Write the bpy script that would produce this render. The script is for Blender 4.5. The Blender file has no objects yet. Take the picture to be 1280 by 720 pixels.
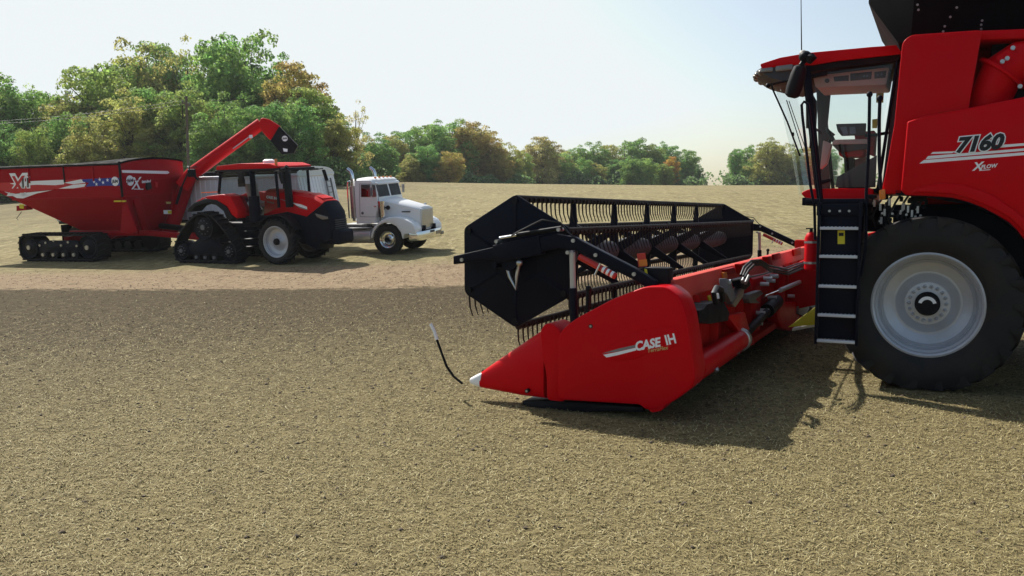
# Red combine harvester with grain header in a stubble field; tractor, grain cart, truck and trailer behind; tree line.
SKY_STR=.12; SKY_AIR=.85; SKY_DUST=3.0; SKY_OZ=.6; SUN_STR=4.9; EXPO=.42; HAZE=.00019; SKY_GAIN=(1.08,1.07,.97); SKY_CAP=(.86,.915,.93)

import bpy, bmesh, math, random
import numpy as np
from mathutils import Vector, Matrix
random.seed(5); rng = np.random.default_rng(5)
scene = bpy.context.scene
COL = scene.collection
R = math.radians

# ------------------------------------------------------------------ terrain
def terr(X, Y):
    X = np.asarray(X, dtype=float); Y = np.asarray(Y, dtype=float)
    def sp(t, w): return w*np.logaddexp(0, t/w)
    a = .064*sp(Y + .6*X - 22.3, 1.2)
    b = 1.9 + .0293*np.minimum(Y, 310) - .02*np.maximum(0, Y-310)
    return b - sp(b-a, .5) + 1.3*np.exp(-((X+27)/24)**2-((Y-112)/38)**2)
def frame(X, Y, hd, z=None):
    h = R(hd)
    if z is not None: n = Vector((0,0,1))
    else:
        gx = float(terr(X+1,Y)-terr(X-1,Y))/2; gy = float(terr(X,Y+1)-terr(X,Y-1))/2
        n = Vector((-gx,-gy,1)).normalized(); z = float(terr(X,Y))
    fx = Vector((math.cos(h), math.sin(h), 0)); fx = (fx-n*fx.dot(n)).normalized(); ly = n.cross(fx)
    M = Matrix((fx, ly, n)).transposed().to_4x4(); M.translation = (X,Y,z)
    return M
FC = frame(14*math.sin(R(25)), 14*math.cos(R(25)), 155, 0)
FK = frame(-7.44, 31.94, -27)
FG = frame(-16.4, 36.5, -20)
FT = frame(-4.048, 33.94, -20)
FR = frame(-7.55, 36.3, -21)
FA = frame(-12.74, 36.33, 10)

# ------------------------------------------------------------------ materials
def newmat(name):
    m = bpy.data.materials.new(name); m.use_nodes = True
    nt = m.node_tree; return m, nt, nt.nodes, nt.links, nt.nodes['Principled BSDF']
def setp(b, **k):
    for a, v in k.items():
        b.inputs[a.replace('_',' ')].default_value = v
def paint(name, col, rough=.35, metal=0., coat=0., dust=.12, dcol=(.25,.2,.13), dscale=2.5, spec=.5, bump=0):
    m, nt, N, K, b = newmat(name)
    tc = N.new('ShaderNodeTexCoord')
    n = N.new('ShaderNodeTexNoise'); n.inputs['Scale'].default_value = dscale; n.inputs['Detail'].default_value = 6; n.inputs['Roughness'].default_value=.65
    K.new(tc.outputs['Object'], n.inputs['Vector'])
    mr = N.new('ShaderNodeMapRange'); mr.inputs['From Min'].default_value=.42; mr.inputs['From Max'].default_value=.75; mr.inputs['To Max'].default_value=dust
    K.new(n.outputs['Fac'], mr.inputs['Value'])
    mx = N.new('ShaderNodeMix'); mx.data_type='RGBA'
    mx.inputs[6].default_value = (*col,1); mx.inputs[7].default_value=(*dcol,1)
    K.new(mr.outputs['Result'], mx.inputs[0]); K.new(mx.outputs[2], b.inputs['Base Color'])
    mr2 = N.new('ShaderNodeMapRange'); mr2.inputs['From Min'].default_value=.3; mr2.inputs['From Max'].default_value=.7
    mr2.inputs['To Min'].default_value=rough*.85; mr2.inputs['To Max'].default_value=min(1,rough*1.3)
    K.new(n.outputs['Fac'], mr2.inputs['Value']); K.new(mr2.outputs['Result'], b.inputs['Roughness'])
    setp(b, Metallic=metal, Coat_Weight=coat, Coat_Roughness=.12)
    b.inputs['Specular IOR Level'].default_value = spec
    if bump:
        bp = N.new('ShaderNodeBump'); bp.inputs['Strength'].default_value=bump; bp.inputs['Distance'].default_value=.01
        n2 = N.new('ShaderNodeTexNoise'); n2.inputs['Scale'].default_value=60; K.new(tc.outputs['Object'], n2.inputs['Vector'])
        K.new(n2.outputs['Fac'], bp.inputs['Height']); K.new(bp.outputs['Normal'], b.inputs['Normal'])
    return m
M = {}
M['red'] = paint('red_paint', (.60,.0008,.006), .40, coat=.03, dust=.025, spec=.07)
M['redmatt'] = paint('matt_red_paint', (.52,.006,.004), .6, dust=.12, dcol=(.45,.12,.07), spec=.12)
M['redsunlit'] = paint('sunlit_look_red_paint', (.62,.065,.045), .6, dust=.3, dcol=(.6,.18,.12), spec=.2)  # sunlit look of the header's top beam put into a paler base colour
M['cartred'] = paint('cart_red_paint', (.36,.001,.008), .42, coat=.02, dust=.04, spec=.08)
M['black'] = paint('blue_black_paint', (.0026,.0038,.011), .5, dust=.04, dcol=(.03,.027,.025), spec=.14)
M['black2'] = paint('black_plastic', (.006,.006,.008), .55, dust=.08, dcol=(.04,.036,.032), spec=.2)
M['tine'] = paint('brown_black_tine', (.024,.020,.016), .6, dust=.4, dcol=(.065,.052,.036), dscale=6, spec=.15)
M['rubber'] = paint('tyre_rubber', (.015,.014,.014), .7, dust=.55, dcol=(.060,.050,.038), dscale=3, bump=.15, spec=.3)
M['belt'] = paint('track_rubber', (.010,.010,.011), .7, dust=.35, dcol=(.04,.035,.028), dscale=3, spec=.3)
M['silver'] = paint('silver_wheel_paint', (.50,.515,.55), .38, metal=.3, dust=.35, dcol=(.33,.30,.27), dscale=3)
M['steel'] = paint('bare_steel', (.5,.5,.5), .32, metal=.9, dust=.3, dcol=(.3,.27,.22), dscale=8)
M['grey'] = paint('grey_paint', (.16,.16,.17), .45, dust=.3, dcol=(.2,.18,.15))
M['ribgrey'] = paint('grey_ribbed_tube', (.085,.088,.09), .6, dust=.2, dcol=(.1,.09,.08), spec=.2)
M['chrome'] = paint('chrome', (.75,.76,.78), .12, metal=1, dust=.15, dcol=(.4,.38,.33))
M['white'] = paint('white_paint', (.86,.86,.85), .4, coat=.1, dust=.06, dcol=(.5,.47,.4))
M['decal'] = paint('white_decal', (.92,.92,.92), .5, dust=.03)
M['ink'] = paint('black_decal', (.006,.006,.008), .5, dust=.0)
M['gold'] = paint('gold_decal', (.62,.45,.16), .5, dust=.0)
M['stripegrey'] = paint('grey_decal', (.22,.20,.20), .5, dust=.0)
M['logored'] = paint('red_decal', (.55,.01,.012), .5, dust=.0)
M['blue'] = paint('blue_decal', (.01,.035,.30), .5, dust=.03)
M['yellow'] = paint('yellow_paint', (.72,.62,.02), .5, dust=.08)
M['amber'] = paint('amber_plastic', (.80,.22,.02), .3, dust=.05)
M['reflector'] = paint('red_reflector', (.55,.03,.02), .3, dust=.05)
M['beige'] = paint('beige_plastic', (.50,.47,.42), .6, dust=.05)
M['dkgrey'] = paint('dark_grey_plastic', (.045,.05,.055), .6, dust=.1)
M['seatred'] = paint('red_seat_fabric', (.35,.012,.015), .8, dust=.05)
M['screen'] = paint('screen_glass', (.12,.16,.20), .15, dust=0)
M['alu'] = paint('ribbed_aluminium', (.60,.62,.64), .38, metal=.55, dust=.25, dcol=(.45,.43,.4), dscale=1.5)
M['whitepanel'] = paint('white_trailer_panel', (.74,.76,.78), .5, dust=.2, dcol=(.5,.47,.42), dscale=1.2)
M['tarp'] = paint('black_tarp', (.004,.004,.005), .85, dust=.06, dcol=(.02,.02,.02), spec=.06)
M['lamp'] = paint('lamp_lens', (.22,.20,.18), .22, metal=.4, dust=.05)
M['stepalu'] = paint('step_aluminium', (.62,.63,.65), .45, metal=.25, dust=.15, dcol=(.4,.37,.33))
M['wood'] = paint('grey_wood', (.12,.09,.07), .8, dust=.3)
M['hedgebark'] = paint('bark', (.085,.065,.05), .9, dust=.5, dcol=(.14,.12,.1), dscale=4)
def glassmat(name, tint, gl=.12, alpha=.8):
    m, nt, N, K, b = newmat(name)
    out = N['Material Output']
    tr = N.new('ShaderNodeBsdfTransparent'); tr.inputs['Color'].default_value=(*tint,1)
    g = N.new('ShaderNodeBsdfGlossy'); g.inputs['Roughness'].default_value=.03
    lw = N.new('ShaderNodeLayerWeight'); lw.inputs['Blend'].default_value=.25
    mr = N.new('ShaderNodeMapRange'); mr.inputs['To Min'].default_value=gl*.4; mr.inputs['To Max'].default_value=min(1,gl*5)
    K.new(lw.outputs['Fresnel'], mr.inputs['Value'])
    mx = N.new('ShaderNodeMixShader'); K.new(mr.outputs['Result'], mx.inputs[0]); K.new(tr.outputs[0], mx.inputs[1]); K.new(g.outputs[0], mx.inputs[2])
    K.new(mx.outputs[0], out.inputs['Surface']); return m
M['glass'] = glassmat('cab_glass', (.965,.985,.98), .035)
M['tractorglass'] = glassmat('tractor_glass', (.80,.85,.85), .06)
M['darkglass'] = glassmat('truck_glass', (.35,.38,.38), .2)

# ------------------------------------------------------------------ mesh builder
OFF = {}
XF = None
class MB:
    def __init__(s): s.v=[]; s.f=[]; s.m=[]
    def add(s, vs, fs, m=0):
        o=len(s.v); s.v += [tuple(q) for q in vs]; s.f += [tuple(i+o for i in f) for f in fs]; s.m += [m]*len(fs); return s
    def box(s, x0,x1,y0,y1,z0,z1,m=0):
        vs=[(x,y,z) for x in (x0,x1) for y in (y0,y1) for z in (z0,z1)]
        return s.add(vs, [(0,1,3,2),(4,6,7,5),(0,4,5,1),(2,3,7,6),(0,2,6,4),(1,5,7,3)], m)
    def prism(s, pts, a, b, ax='y', m=0):
        n=len(pts)
        def P(p,t):
            return (p[0],t,p[1]) if ax=='y' else (t,p[0],p[1]) if ax=='x' else (p[0],p[1],t)
        vs=[P(p,a) for p in pts]+[P(p,b) for p in pts]
        fs=[tuple(range(n)), tuple(range(2*n-1,n-1,-1))]+[(i,(i+1)%n,(i+1)%n+n,i+n) for i in range(n)]
        return s.add(vs, fs, m)
    def beam(s, p0, p1, w, h, up=(0,0,1), m=0):
        p0=Vector(p0);p1=Vector(p1);d=(p1-p0).normalized();u=Vector(up)
        if abs(d.dot(u))>.98: u=Vector((1,0,0))
        sd=d.cross(u).normalized();u=sd.cross(d)
        vs=[p+sd*(w/2*a)+u*(h/2*b) for p in (p0,p1) for a,b in ((-1,-1),(1,-1),(1,1),(-1,1))]
        return s.add(vs,[(0,1,2,3),(7,6,5,4),(0,4,5,1),(1,5,6,2),(2,6,7,3),(3,7,4,0)],m)
    def tube(s, path, r, n=8, m=0, caps=True):
        path=[Vector(p) for p in path]; k=len(path)
        rs = r if isinstance(r,(list,tuple)) else [r]*k
        u=None; rings=[]
        for i,p in enumerate(path):
            t=(path[min(i+1,k-1)]-path[max(i-1,0)])
            if t.length<1e-9: t=Vector((0,0,1))
            t.normalize()
            if u is None:
                u = t.cross(Vector((0,0,1))) if abs(t.z)<.9 else t.cross(Vector((1,0,0)))
            u=(u-t*u.dot(t)).normalized(); w=t.cross(u)
            rings.append([p+(u*math.cos(2*math.pi*j/n)+w*math.sin(2*math.pi*j/n))*rs[i] for j in range(n)])
        return s.loft(rings, m, caps)
    def loft(s, rings, m=0, caps=True, closed=True):
        n=len(rings[0]); vs=[q for r in rings for q in r]; fs=[]
        for i in range(len(rings)-1):
            for j in range(n if closed else n-1):
                a=i*n+j;b=i*n+(j+1)%n; fs.append((a,b,b+n,a+n))
        if caps: fs.append(tuple(range(n))); fs.append(tuple(range(len(vs)-1,len(vs)-n-1,-1)))
        return s.add(vs,fs,m)
    def lathe(s, prof, c, n=48, ax='y', m=0, closed=False):
        c=Vector(c); rings=[]
        for r,a in prof:
            ring=[]
            for j in range(n):
                t=2*math.pi*j/n; x=r*math.cos(t);z=r*math.sin(t)
                ring.append(c+(Vector((x,a,z)) if ax=='y' else Vector((a,x,z)) if ax=='x' else Vector((x,z,a))))
            rings.append(ring)
        if closed: rings.append(rings[0])
        return s.loft(rings,m,caps=False)
    def cyl(s, p0, p1, r, n=16, m=0): return s.tube([p0,p1],r,n,m)
    def ball(s, c, r, n=12, m=0):
        if not isinstance(r,(tuple,list)): r=(r,r,r)
        vs=[];fs=[];k=n//2
        for i in range(k+1):
            ph=math.pi*i/k
            for j in range(n):
                t=2*math.pi*j/n; vs.append((c[0]+r[0]*math.sin(ph)*math.cos(t),c[1]+r[1]*math.sin(ph)*math.sin(t),c[2]+r[2]*math.cos(ph)))
        for i in range(k):
            for j in range(n):
                fs.append((i*n+j,(i+1)*n+j,(i+1)*n+(j+1)%n,i*n+(j+1)%n))
        return s.add(vs,fs,m)
    def build(s, name, mat, parent=None, bevel=0, sharp=35, seg=2, label=None, clampz=None):
        bm=bmesh.new(); off=OFF.get(parent.name if parent else None,(0,0,0))
        vs=[]
        for q in s.v:
            z=q[2]
            if clampz is not None: z=max(z,clampz)
            if XF is not None: q=XF@Vector((q[0],q[1],z)); z=q[2]
            vs.append(bm.verts.new((q[0]-off[0],q[1]-off[1],z-off[2])))
        for f,mi in zip(s.f,s.m):
            if len(set(f))<3: continue
            try: fc=bm.faces.new([vs[i] for i in f]); fc.material_index=mi
            except ValueError: pass
        bmesh.ops.remove_doubles(bm, verts=bm.verts, dist=1e-5)
        bmesh.ops.recalc_face_normals(bm, faces=bm.faces)
        if bevel:
            es=[e for e in bm.edges if len(e.link_faces)==2 and e.calc_face_angle(0)>R(28)]
            bmesh.ops.bevel(bm, geom=es, offset=bevel, segments=seg, affect='EDGES', profile=.5, clamp_overlap=True)
        for fc in bm.faces: fc.smooth=True
        me=bpy.data.meshes.new(name); bm.to_mesh(me); bm.free()
        me.set_sharp_from_angle(angle=R(sharp))
        for mm in (mat if isinstance(mat,(list,tuple)) else [mat]): me.materials.append(M[mm] if isinstance(mm,str) else mm)
        o=bpy.data.objects.new(name,me); COL.objects.link(o)
        if parent is not None:
            o.parent=parent; OFF[o.name]=off
        if label: o['label']=label
        return o
def tag(o, label=None, cat=None, group=None, kind=None):
    if label: o['label']=label
    if cat: o['category']=cat
    if group: o['group']=group
    if kind: o['kind']=kind
    return o
def root(name, label, cat, F, off=(0,0,0), group=None):
    o=bpy.data.objects.new(name,None); COL.objects.link(o); o.empty_display_size=.3
    o.matrix_world = F @ Matrix.Translation(off); OFF[o.name]=off
    return tag(o,label,cat,group)
def copy_child(o, parent, loc=(0,0,0), deep=True):
    c=o.copy(); COL.objects.link(c); c.parent=parent; c.location=loc; OFF[c.name]=OFF.get(o.name,(0,0,0))
    if deep:
        for ch in o.children: copy_child(ch,c,ch.location)
    return c
def copy_tree(o):
    c=o.copy(); COL.objects.link(c); OFF[c.name]=OFF.get(o.name,(0,0,0))
    for ch in o.children: copy_child(ch,c,ch.location)
    return c
def rnd(pts, r, n=4):
    out=[]; k=len(pts)
    for i in range(k):
        p=Vector(pts[i]); a=Vector(pts[i-1]); b=Vector(pts[(i+1)%k])
        rr=r[i] if isinstance(r,(list,tuple)) else r
        d1=(a-p);d2=(b-p); t=min(rr,d1.length*.45,d2.length*.45)
        if t<1e-4: out.append(tuple(p)); continue
        q1=p+d1.normalized()*t;q2=p+d2.normalized()*t
        for j in range(n+1):
            s=j/n; out.append(tuple(q1*(1-s)**2+p*2*s*(1-s)+q2*s*s))
    return out
def text(s, size, mat, parent, pos, dx, up, shear=0, ext=.004, bold=0, name='lettering', sx=1, label=None):
    cu=bpy.data.curves.new('t','FONT'); cu.body=s; cu.size=size; cu.shear=shear; cu.extrude=ext; cu.offset=bold; cu.resolution_u=3
    ob=bpy.data.objects.new('t',cu); COL.objects.link(ob)
    dg=bpy.context.evaluated_depsgraph_get(); me=bpy.data.meshes.new_from_object(ob.evaluated_get(dg))
    bpy.data.objects.remove(ob); bpy.data.curves.remove(cu)
    dx=Vector(dx).normalized(); up=Vector(up); up=(up-dx*up.dot(dx)).normalized(); nn=dx.cross(up)
    off=OFF.get(parent.name,(0,0,0))
    for v in me.vertices:
        p_=Vector(pos)+dx*v.co.x*sx+up*v.co.y+nn*v.co.z
        v.co = (XF@p_ if XF is not None else p_)-Vector(off)
    me.name=name; me.materials.clear(); me.materials.append(M[mat])
    o=bpy.data.objects.new(name,me); COL.objects.link(o); o.parent=parent; OFF[o.name]=off
    if label: o['label']=label
    return o

# ------------------------------------------------------------------ wheels
def tyre_mb(c, Rt, W, rr, lugs, out=1, lug=.045, n=72, fat=1.0):
    b=MB(); h=W/2; a=lambda r,y:(r,out*y)
    sh=Rt-lug
    prof=[a(rr,h*.80),a(rr+.03*Rt,h*.90),a(rr+(sh-rr)*.45,h*1.02),a(rr+(sh-rr)*.78,h*.98),a(sh-.006,h*.90),a(sh,h*.70),a(sh+.004,0),
          a(sh,-h*.70),a(sh-.02,-h*.86),a(rr+(sh-rr)*.5,-h*1.02),a(rr,-h*.8)]
    b.lathe(prof,c,n)
    # raised ring near the bead
    c=Vector(c)
    for side in (1,-1):
        for k in range(lugs):
            th0=2*math.pi*(k+(.5 if side<0 else 0))/lugs
            rings=[]
            for (yy,r0,r1,dt,wd) in ((1.0,rr+(sh-rr)*.72,rr+(sh-rr)*.80,-.03,.5),(.985,sh-.05*Rt,sh+lug*.25,-.01,.75),(.86,sh-.03,Rt-.004,.02,1),(.5,sh-.02,Rt,.10,.95),(-.02,sh-.02,Rt,.24,.85)):
                t=th0+dt*1.2; w=wd*.036*(fat if wd>.8 else 1)
                ring=[]
                for (sg,rad) in ((-1,r0),(1,r0),(1,r1),(-1,r1)):
                    tt=t+sg*(w+.012)*1.05
                    ring.append(c+Vector((rad*math.cos(tt),out*side*yy*h*1.0+ (0.012*out*side if yy>.9 else 0),rad*math.sin(tt))))
                rings.append(ring)
            b.loft(rings)
    return b
def wheel(parent, c, Rt, W, rr, lugs, out, rimmat='silver', clampz=None, bolts=10, name='wheel', dish=.35, hub=.16, lug=.045, label=None, fat=1.0):
    h=W/2; o=out
    b=MB(); Q=lambda r,y:(r,o*y)
    prof=[Q(rr*1.0,h*.72),Q(rr*1.045,h*.80),Q(rr*1.045,h*.84),Q(rr*1.0,h*.86),Q(rr*.965,h*.82),Q(rr*.95,h*.66),Q(rr*.91,h*.60),Q(rr*.905,h*.48),Q(rr*.90,h*.34),Q(rr*.885,h*.30),Q(rr*.87,h*.315),Q(rr*.85,h*.26),Q(rr*.82,h*.18),
          Q(rr*.74,h*.13),Q(rr*.66,h*.10),Q(rr*.64,h*.085),Q(rr*.60,h*.085),Q(rr*.52,h*(.14)),Q(rr*.45,h*.25),Q(rr*.42,h*.28),Q(rr*.30,h*dish),Q(.001,h*dish)]
    b.lathe(prof,c,56)
    b.lathe([Q(rr*1.0,-h*.8),Q(rr*.9,-h*.6),Q(rr*.86,h*.2)],c,40)
    w=b.build(name,rimmat,parent,sharp=24,label=label)
    tyre_mb(c,Rt,W,rr*1.01,lugs,o,lug,fat=fat).build('tyre','rubber',w,clampz=clampz,sharp=40)
    hb=MB(); y0=h*dish*o
    c=Vector(c); hr=rr*hub/.6*.6/.6 if False else rr*hub
    hb.lathe([(hr,y0),(hr,y0+o*.06),(hr*.85,y0+o*.09),(.001,y0+o*.095)],c,28)
    hb.build('hub_cap','black2',w)
    if bolts:
        p=None
        for k in range(bolts):
            t=2*math.pi*k/bolts; q=c+Vector((hr*1.45*math.cos(t),y0,hr*1.45*math.sin(t)))
            m=MB(); m.ball(q,(rr*.036,rr*.06,rr*.036),8); m.build('wheel_bolt',rimmat,w)
    return w

# ================================================================== COMBINE HARVESTER  (local x forward, y towards the viewer's side, z up)
cb = root('combine_harvester','large red combine harvester with glass cab and huge front tyre, cropped by the right edge','combine harvester',FC,(0.1,0,0))
# chassis and hidden body
b=MB(); b.box(-5.6,.55,-1.75,1.75,.95,2.1); b.box(-5.2,.3,-.5,.5,.7,.95)
b.beam((.12,-2.3,.96),(.12,2.3,.96),.42,.42)
b.build('chassis','black',cb,bevel=.03)
b=MB(); b.box(-5.6,-.5,-1.9,2.05,2.1,3.72); b.box(-.5,.35,-1.6,1.6,2.1,4.05)
b.build('body','redmatt',cb,bevel=.04)
b=MB(); b.prism(rnd([(-5.3,2.0),(-5.3,3.45),(-4.2,3.75),(-2.0,3.75),(-2.0,2.0)],.15),2.05,2.45); b.prism(rnd([(-7.0,1.2),(-7.0,2.9),(-6.4,3.5),(-5.3,3.6),(-5.3,1.2)],.3),-1.5,1.5)
b.build('rear_hood','red',cb,bevel=.05)
# side panel
pan=[(0.395, 3.024), (0.248, 3.071), (-0.136, 3.133), (-0.75, 3.239)] + [(-2.2,3.42),(-4.6,3.5),(-4.9,3.2),(-4.7,1.6),(-1.35,1.55),(-1.1,1.62)] + [(-0.81, 1.715), (-0.746, 1.81), (-0.666, 1.896), (-0.547, 1.974), (-0.412, 2.053), (-0.276, 2.114), (-0.091, 2.168), (0.129, 2.188), (0.385, 2.199), (0.437, 2.253)]
b=MB(); b.prism(pan,2.50,2.62); sp_=b.build('side_panel','red',cb,bevel=.022,seg=3)
fl=[(0.28, 2.279), (0.036, 2.329), (-0.205, 2.308), (-0.484, 2.201), (-0.706, 2.035), (-0.801, 1.948)]; fl2=[(-0.808, 1.776), (-0.68, 1.931), (-0.537, 2.026), (-0.275, 2.15), (-0.089, 2.204), (0.13, 2.224), (0.319, 2.225)]
b=MB(); b.prism(fl+[(-1.25,1.75),(-1.35,1.6)]+fl2,2.60,2.655); b.build('arch_lip','red',sp_,bevel=.02,seg=3)
b=MB(); b.prism([(0.495, 2.213), (0.114, 2.173), (-0.298, 2.09), (-0.582, 1.947), (-0.784, 1.78), (-0.905, 1.658), (-0.886, 2.14), (0.497, 2.259)],1.76,2.5); b.build('wheel_arch_liner','black',cb)
# stripes + text
sw=[]
for (p) in ([(0.121, 2.676), (-0.112, 2.679), (-0.073, 2.658), (0.144, 2.655)], [(0.168, 2.633), (-0.808, 2.693), (-0.809, 2.668), (0.192, 2.598)], [(0.208, 2.59), (-0.81, 2.651), (-0.811, 2.621), (0.256, 2.551)], [(-0.556, 2.735), (-0.806, 2.748), (-0.807, 2.723), (-0.542, 2.705)]):
    sw.append(p)
b=MB(); [b.prism(p,2.615,2.6235) for p in sw]; b.build('stripe_decal','decal',sp_)
def ctext(s,p0,p1,h,y,mat,par,shear=.25,bold=0,ext=.0015,name='lettering',adv=None,sx=1):
    d=(p1[0]-p0[0],0,p1[1]-p0[1]); return text(s,h/.70,mat,par,(p0[0],y,p0[1]),d,(0,0,1),shear,ext,bold,name,sx)
t0,t1=[(-0.105, 2.666), (-0.542, 2.697)]
ctext('7160',t0,t1,.155,2.6275,'decal',sp_,.32,.022,.002,sx=1.02)
ctext('7160',t0,t1,.155,2.632,'ink',sp_,.32,.010,.002,sx=1.02)
t0,t1=[(-0.286, 2.464), (-0.473, 2.478)]
ctext('X',t0,t1,.085,2.626,'decal',sp_,.3,.004)
t0,t1=[(-0.364, 2.48), (-0.481, 2.49)]
ctext('FLOW',t0,t1,.040,2.626,'decal',sp_,.3,.002,sx=.95)
b=MB(); b.prism([(-0.349, 2.468), (-0.458, 2.474), (-0.458, 2.466), (-0.349, 2.458)],2.615,2.6235); b.build('underline_decal','decal',sp_)
# front shield + column
fs=rnd([(0.478, 3.935), (0.389, 4.003), (-0.328, 3.998), (-0.225, 3.149), (0.25, 3.046), (0.363, 2.961), (0.432, 2.219), (0.654, 2.217), (0.609, 2.45), (0.533, 3.013)],[.12,.06,.05,.02,.03,.05,.02,.03,.05,.05])
b=MB(); b.prism(fs,.93,2.5); sh=b.build('front_shield','red',cb,bevel=.045,seg=3)
b=MB(); b.cyl((-.03,2.5,3.12),(-.03,2.53,3.12),.02); b.beam((-.14,2.51,3.13),(.08,2.51,3.11),.02,.035); b.build('latch','redmatt',sh,bevel=.005)
# deck rail above, with dark gap
b=MB(); b.prism([(-0.285, 4.023), (-1.116, 3.989), (-1.12, 3.887), (-0.289, 3.918)],1.5,2.35); b.build('deck_rail','red',cb,bevel=.02)
b=MB(); b.box(-5.0,-.45,1.6,2.06,2.6,3.9); b.build('engine_bay_wall','black2',cb)
# unloading auger folded back along the body
b=MB(); c0=[(-0.406, 3.046), (-0.46, 3.328), (-0.547, 3.554), (-0.723, 3.665), (-0.993, 3.681)]
path=[(c0[0][0],2.15,c0[0][1]-.3),(c0[0][0],2.15,c0[0][1])]+[(p[0],2.2,p[1]) for p in c0[1:]]+[(-5.5,2.3,c0[-1][1]+.02)]
b.tube(path,[.21,.21,.22,.235,.24,.24,.22],24); au=b.build('unloading_auger','red',cb)
b=MB()
for i,rr_ in ((3,.285),(5,.27)):
    p=Vector(path[i]);q=(Vector(path[i+1])-Vector(path[i-1])).normalized()
    b.cyl(p-q*.02,p+q*.02,rr_,24)
b.build('auger_flange','red',au,bevel=.006)
for (x,z) in [(-0.538, 3.65), (-0.583, 3.681), (-0.633, 3.789), (-0.718, 3.372)]:
    m=MB(); m.cyl((x,2.40,z),(x,2.47,z),.024,10); m.build('bolt','steel',au)
b=MB(); b.prism(rnd([(-0.467, 3.702), (-0.604, 3.796), (-0.683, 3.739), (-0.673, 3.602), (-0.566, 3.557)],.04),2.32,2.43); b.build('auger_bracket','red',au,bevel=.01)
# grain tank extension (flared, black)
b=MB()
def ring(x0,x1,yh,z,ch): return [(x1,yh-ch,z),(x1,-yh+ch,z),(x1-ch,-yh,z),(x0+ch,-yh,z),(x0,-yh+ch,z),(x0,yh-ch,z),(x0+ch,yh,z),(x1-ch,yh,z)]
b.loft([ring(-3.6,.56,1.75,4.07,.14),ring(-4.05,.93,1.97,4.62,.55),ring(-4.05,.93,1.97,5.3,.55)]); b.build('grain_tank_extension','tarp',cb,sharp=20)
for (x,z) in [(0.351, 4.451), (0.34, 4.395), (-0.069, 4.385), (-0.005, 4.29), (0.051, 4.194), (0.066, 4.14), (-0.341, 4.224), (-0.334, 4.18), (-0.336, 4.134)]:
    t=(z-4.07)/.55; yy=1.75+.22*max(0,min(1,t))
    m=MB(); m.ball((x,yy+.005,z),.014,8); m.build('rivet','steel',cb)
# wheel arch clutter (valves, hydraulics below cab platform)
rr=random.Random(3)
b=MB()
for k in range(46):
    x=rr.uniform(.15,.78); z=rr.uniform(1.85,2.18); b.box(x,x+rr.uniform(.02,.09),2.0+rr.uniform(0,.3),2.35,z,z+rr.uniform(.02,.08))
b.build('valve_block','black2',cb,bevel=.006)
for k in range(22):
    x=rr.uniform(.2,.76); z=rr.uniform(1.9,2.15); m=MB(); 
    if k%2: m.cyl((x,2.3,z),(x,2.40,z),.014,8)
    else: m.box(x,x+.022,2.3,2.42,z-.03,z+.05)
    m.build('hydraulic_fitting','steel' if k%3 else 'beige',cb)
b=MB()
for k in range(6): 
    x=.25+.09*k; b.tube([(x,2.3,1.82),(x+.05,2.36,1.95),(x-.02,2.34,2.12),(x-.06,2.2,2.2)],.013,6)
b.build('hydraulic_hose','ink',cb)
# platform
b=MB(); b.box(.75,1.45,.95,2.95,2.10,2.16); b.beam((1.45,.95,2.13),(1.45,2.95,2.13),.04,.09); b.build('platform','black',cb,bevel=.01)
# red bumper under the cab
b=MB(); b.prism(rnd([(1.762, 2.271), (1.638, 2.323), (0.831, 2.325), (0.826, 2.147), (1.634, 2.14)],.05),-.97,.97); b.build('cab_base','red',cb,bevel=.035,seg=3)
b=MB(); b.box(.7,1.5,-.9,.9,1.75,2.12); b.prism([(1.55,1.95),(1.1,2.1),(.9,1.3),(1.3,1.2)],-.7,.7); b.build('cab_support','black',cb,bevel=.02)
# ---------------- cab
cab=MB()
fr_=[(1.725, 3.909), (0.594, 3.979), (0.784, 2.294), (1.518, 2.28)]
# near door frame
A0,B0,C0,D0=[(p[0],.9,p[1]) for p in fr_]
for (p,q,w) in ((A0,D0,.05),(B0,C0,.04),(D0,C0,.05),(A0,B0,.05)):
    cab.beam(p,q,.07,w,up=(1,0,0) if p in(A0,B0) and q in (C0,D0) else (0,0,1))
    pm=(p[0],-.9,p[2]);qm=(q[0],-.9,q[2]); cab.beam(pm,qm,.07,w,up=(1,0,0) if p in(A0,B0) and q in (C0,D0) else (0,0,1))
for p in (A0,B0,C0,D0): cab.beam(p,(p[0],-.9,p[2]),.06,.07)
cabo=cab.build('cab_frame','black',cb,bevel=.012)
b=MB(); b.box(.62,.72,-.88,.88,2.28,3.95) if False else b.prism([(.74,2.28),(.66,2.28),(.54,3.98),(.60,3.98)],-.88,.88); b.build('rear_wall','dkgrey',cabo)
m=MB(); m.prism([(A0[0]-.05,A0[2]-.05),(B0[0]+.06,B0[2]-.05),(C0[0]+.06,C0[2]+.05),(D0[0]-.05,D0[2]+.05)],.885,.893); dg_=m.build('door_glass','glass',cabo)
m=MB(); m.prism([(A0[0]-.05,A0[2]-.05),(B0[0]+.30,B0[2]-.05),(C0[0]+.30,C0[2]+.05),(D0[0]-.05,D0[2]+.05)],-.893,-.885); m.build('side_window','glass',cabo)
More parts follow.
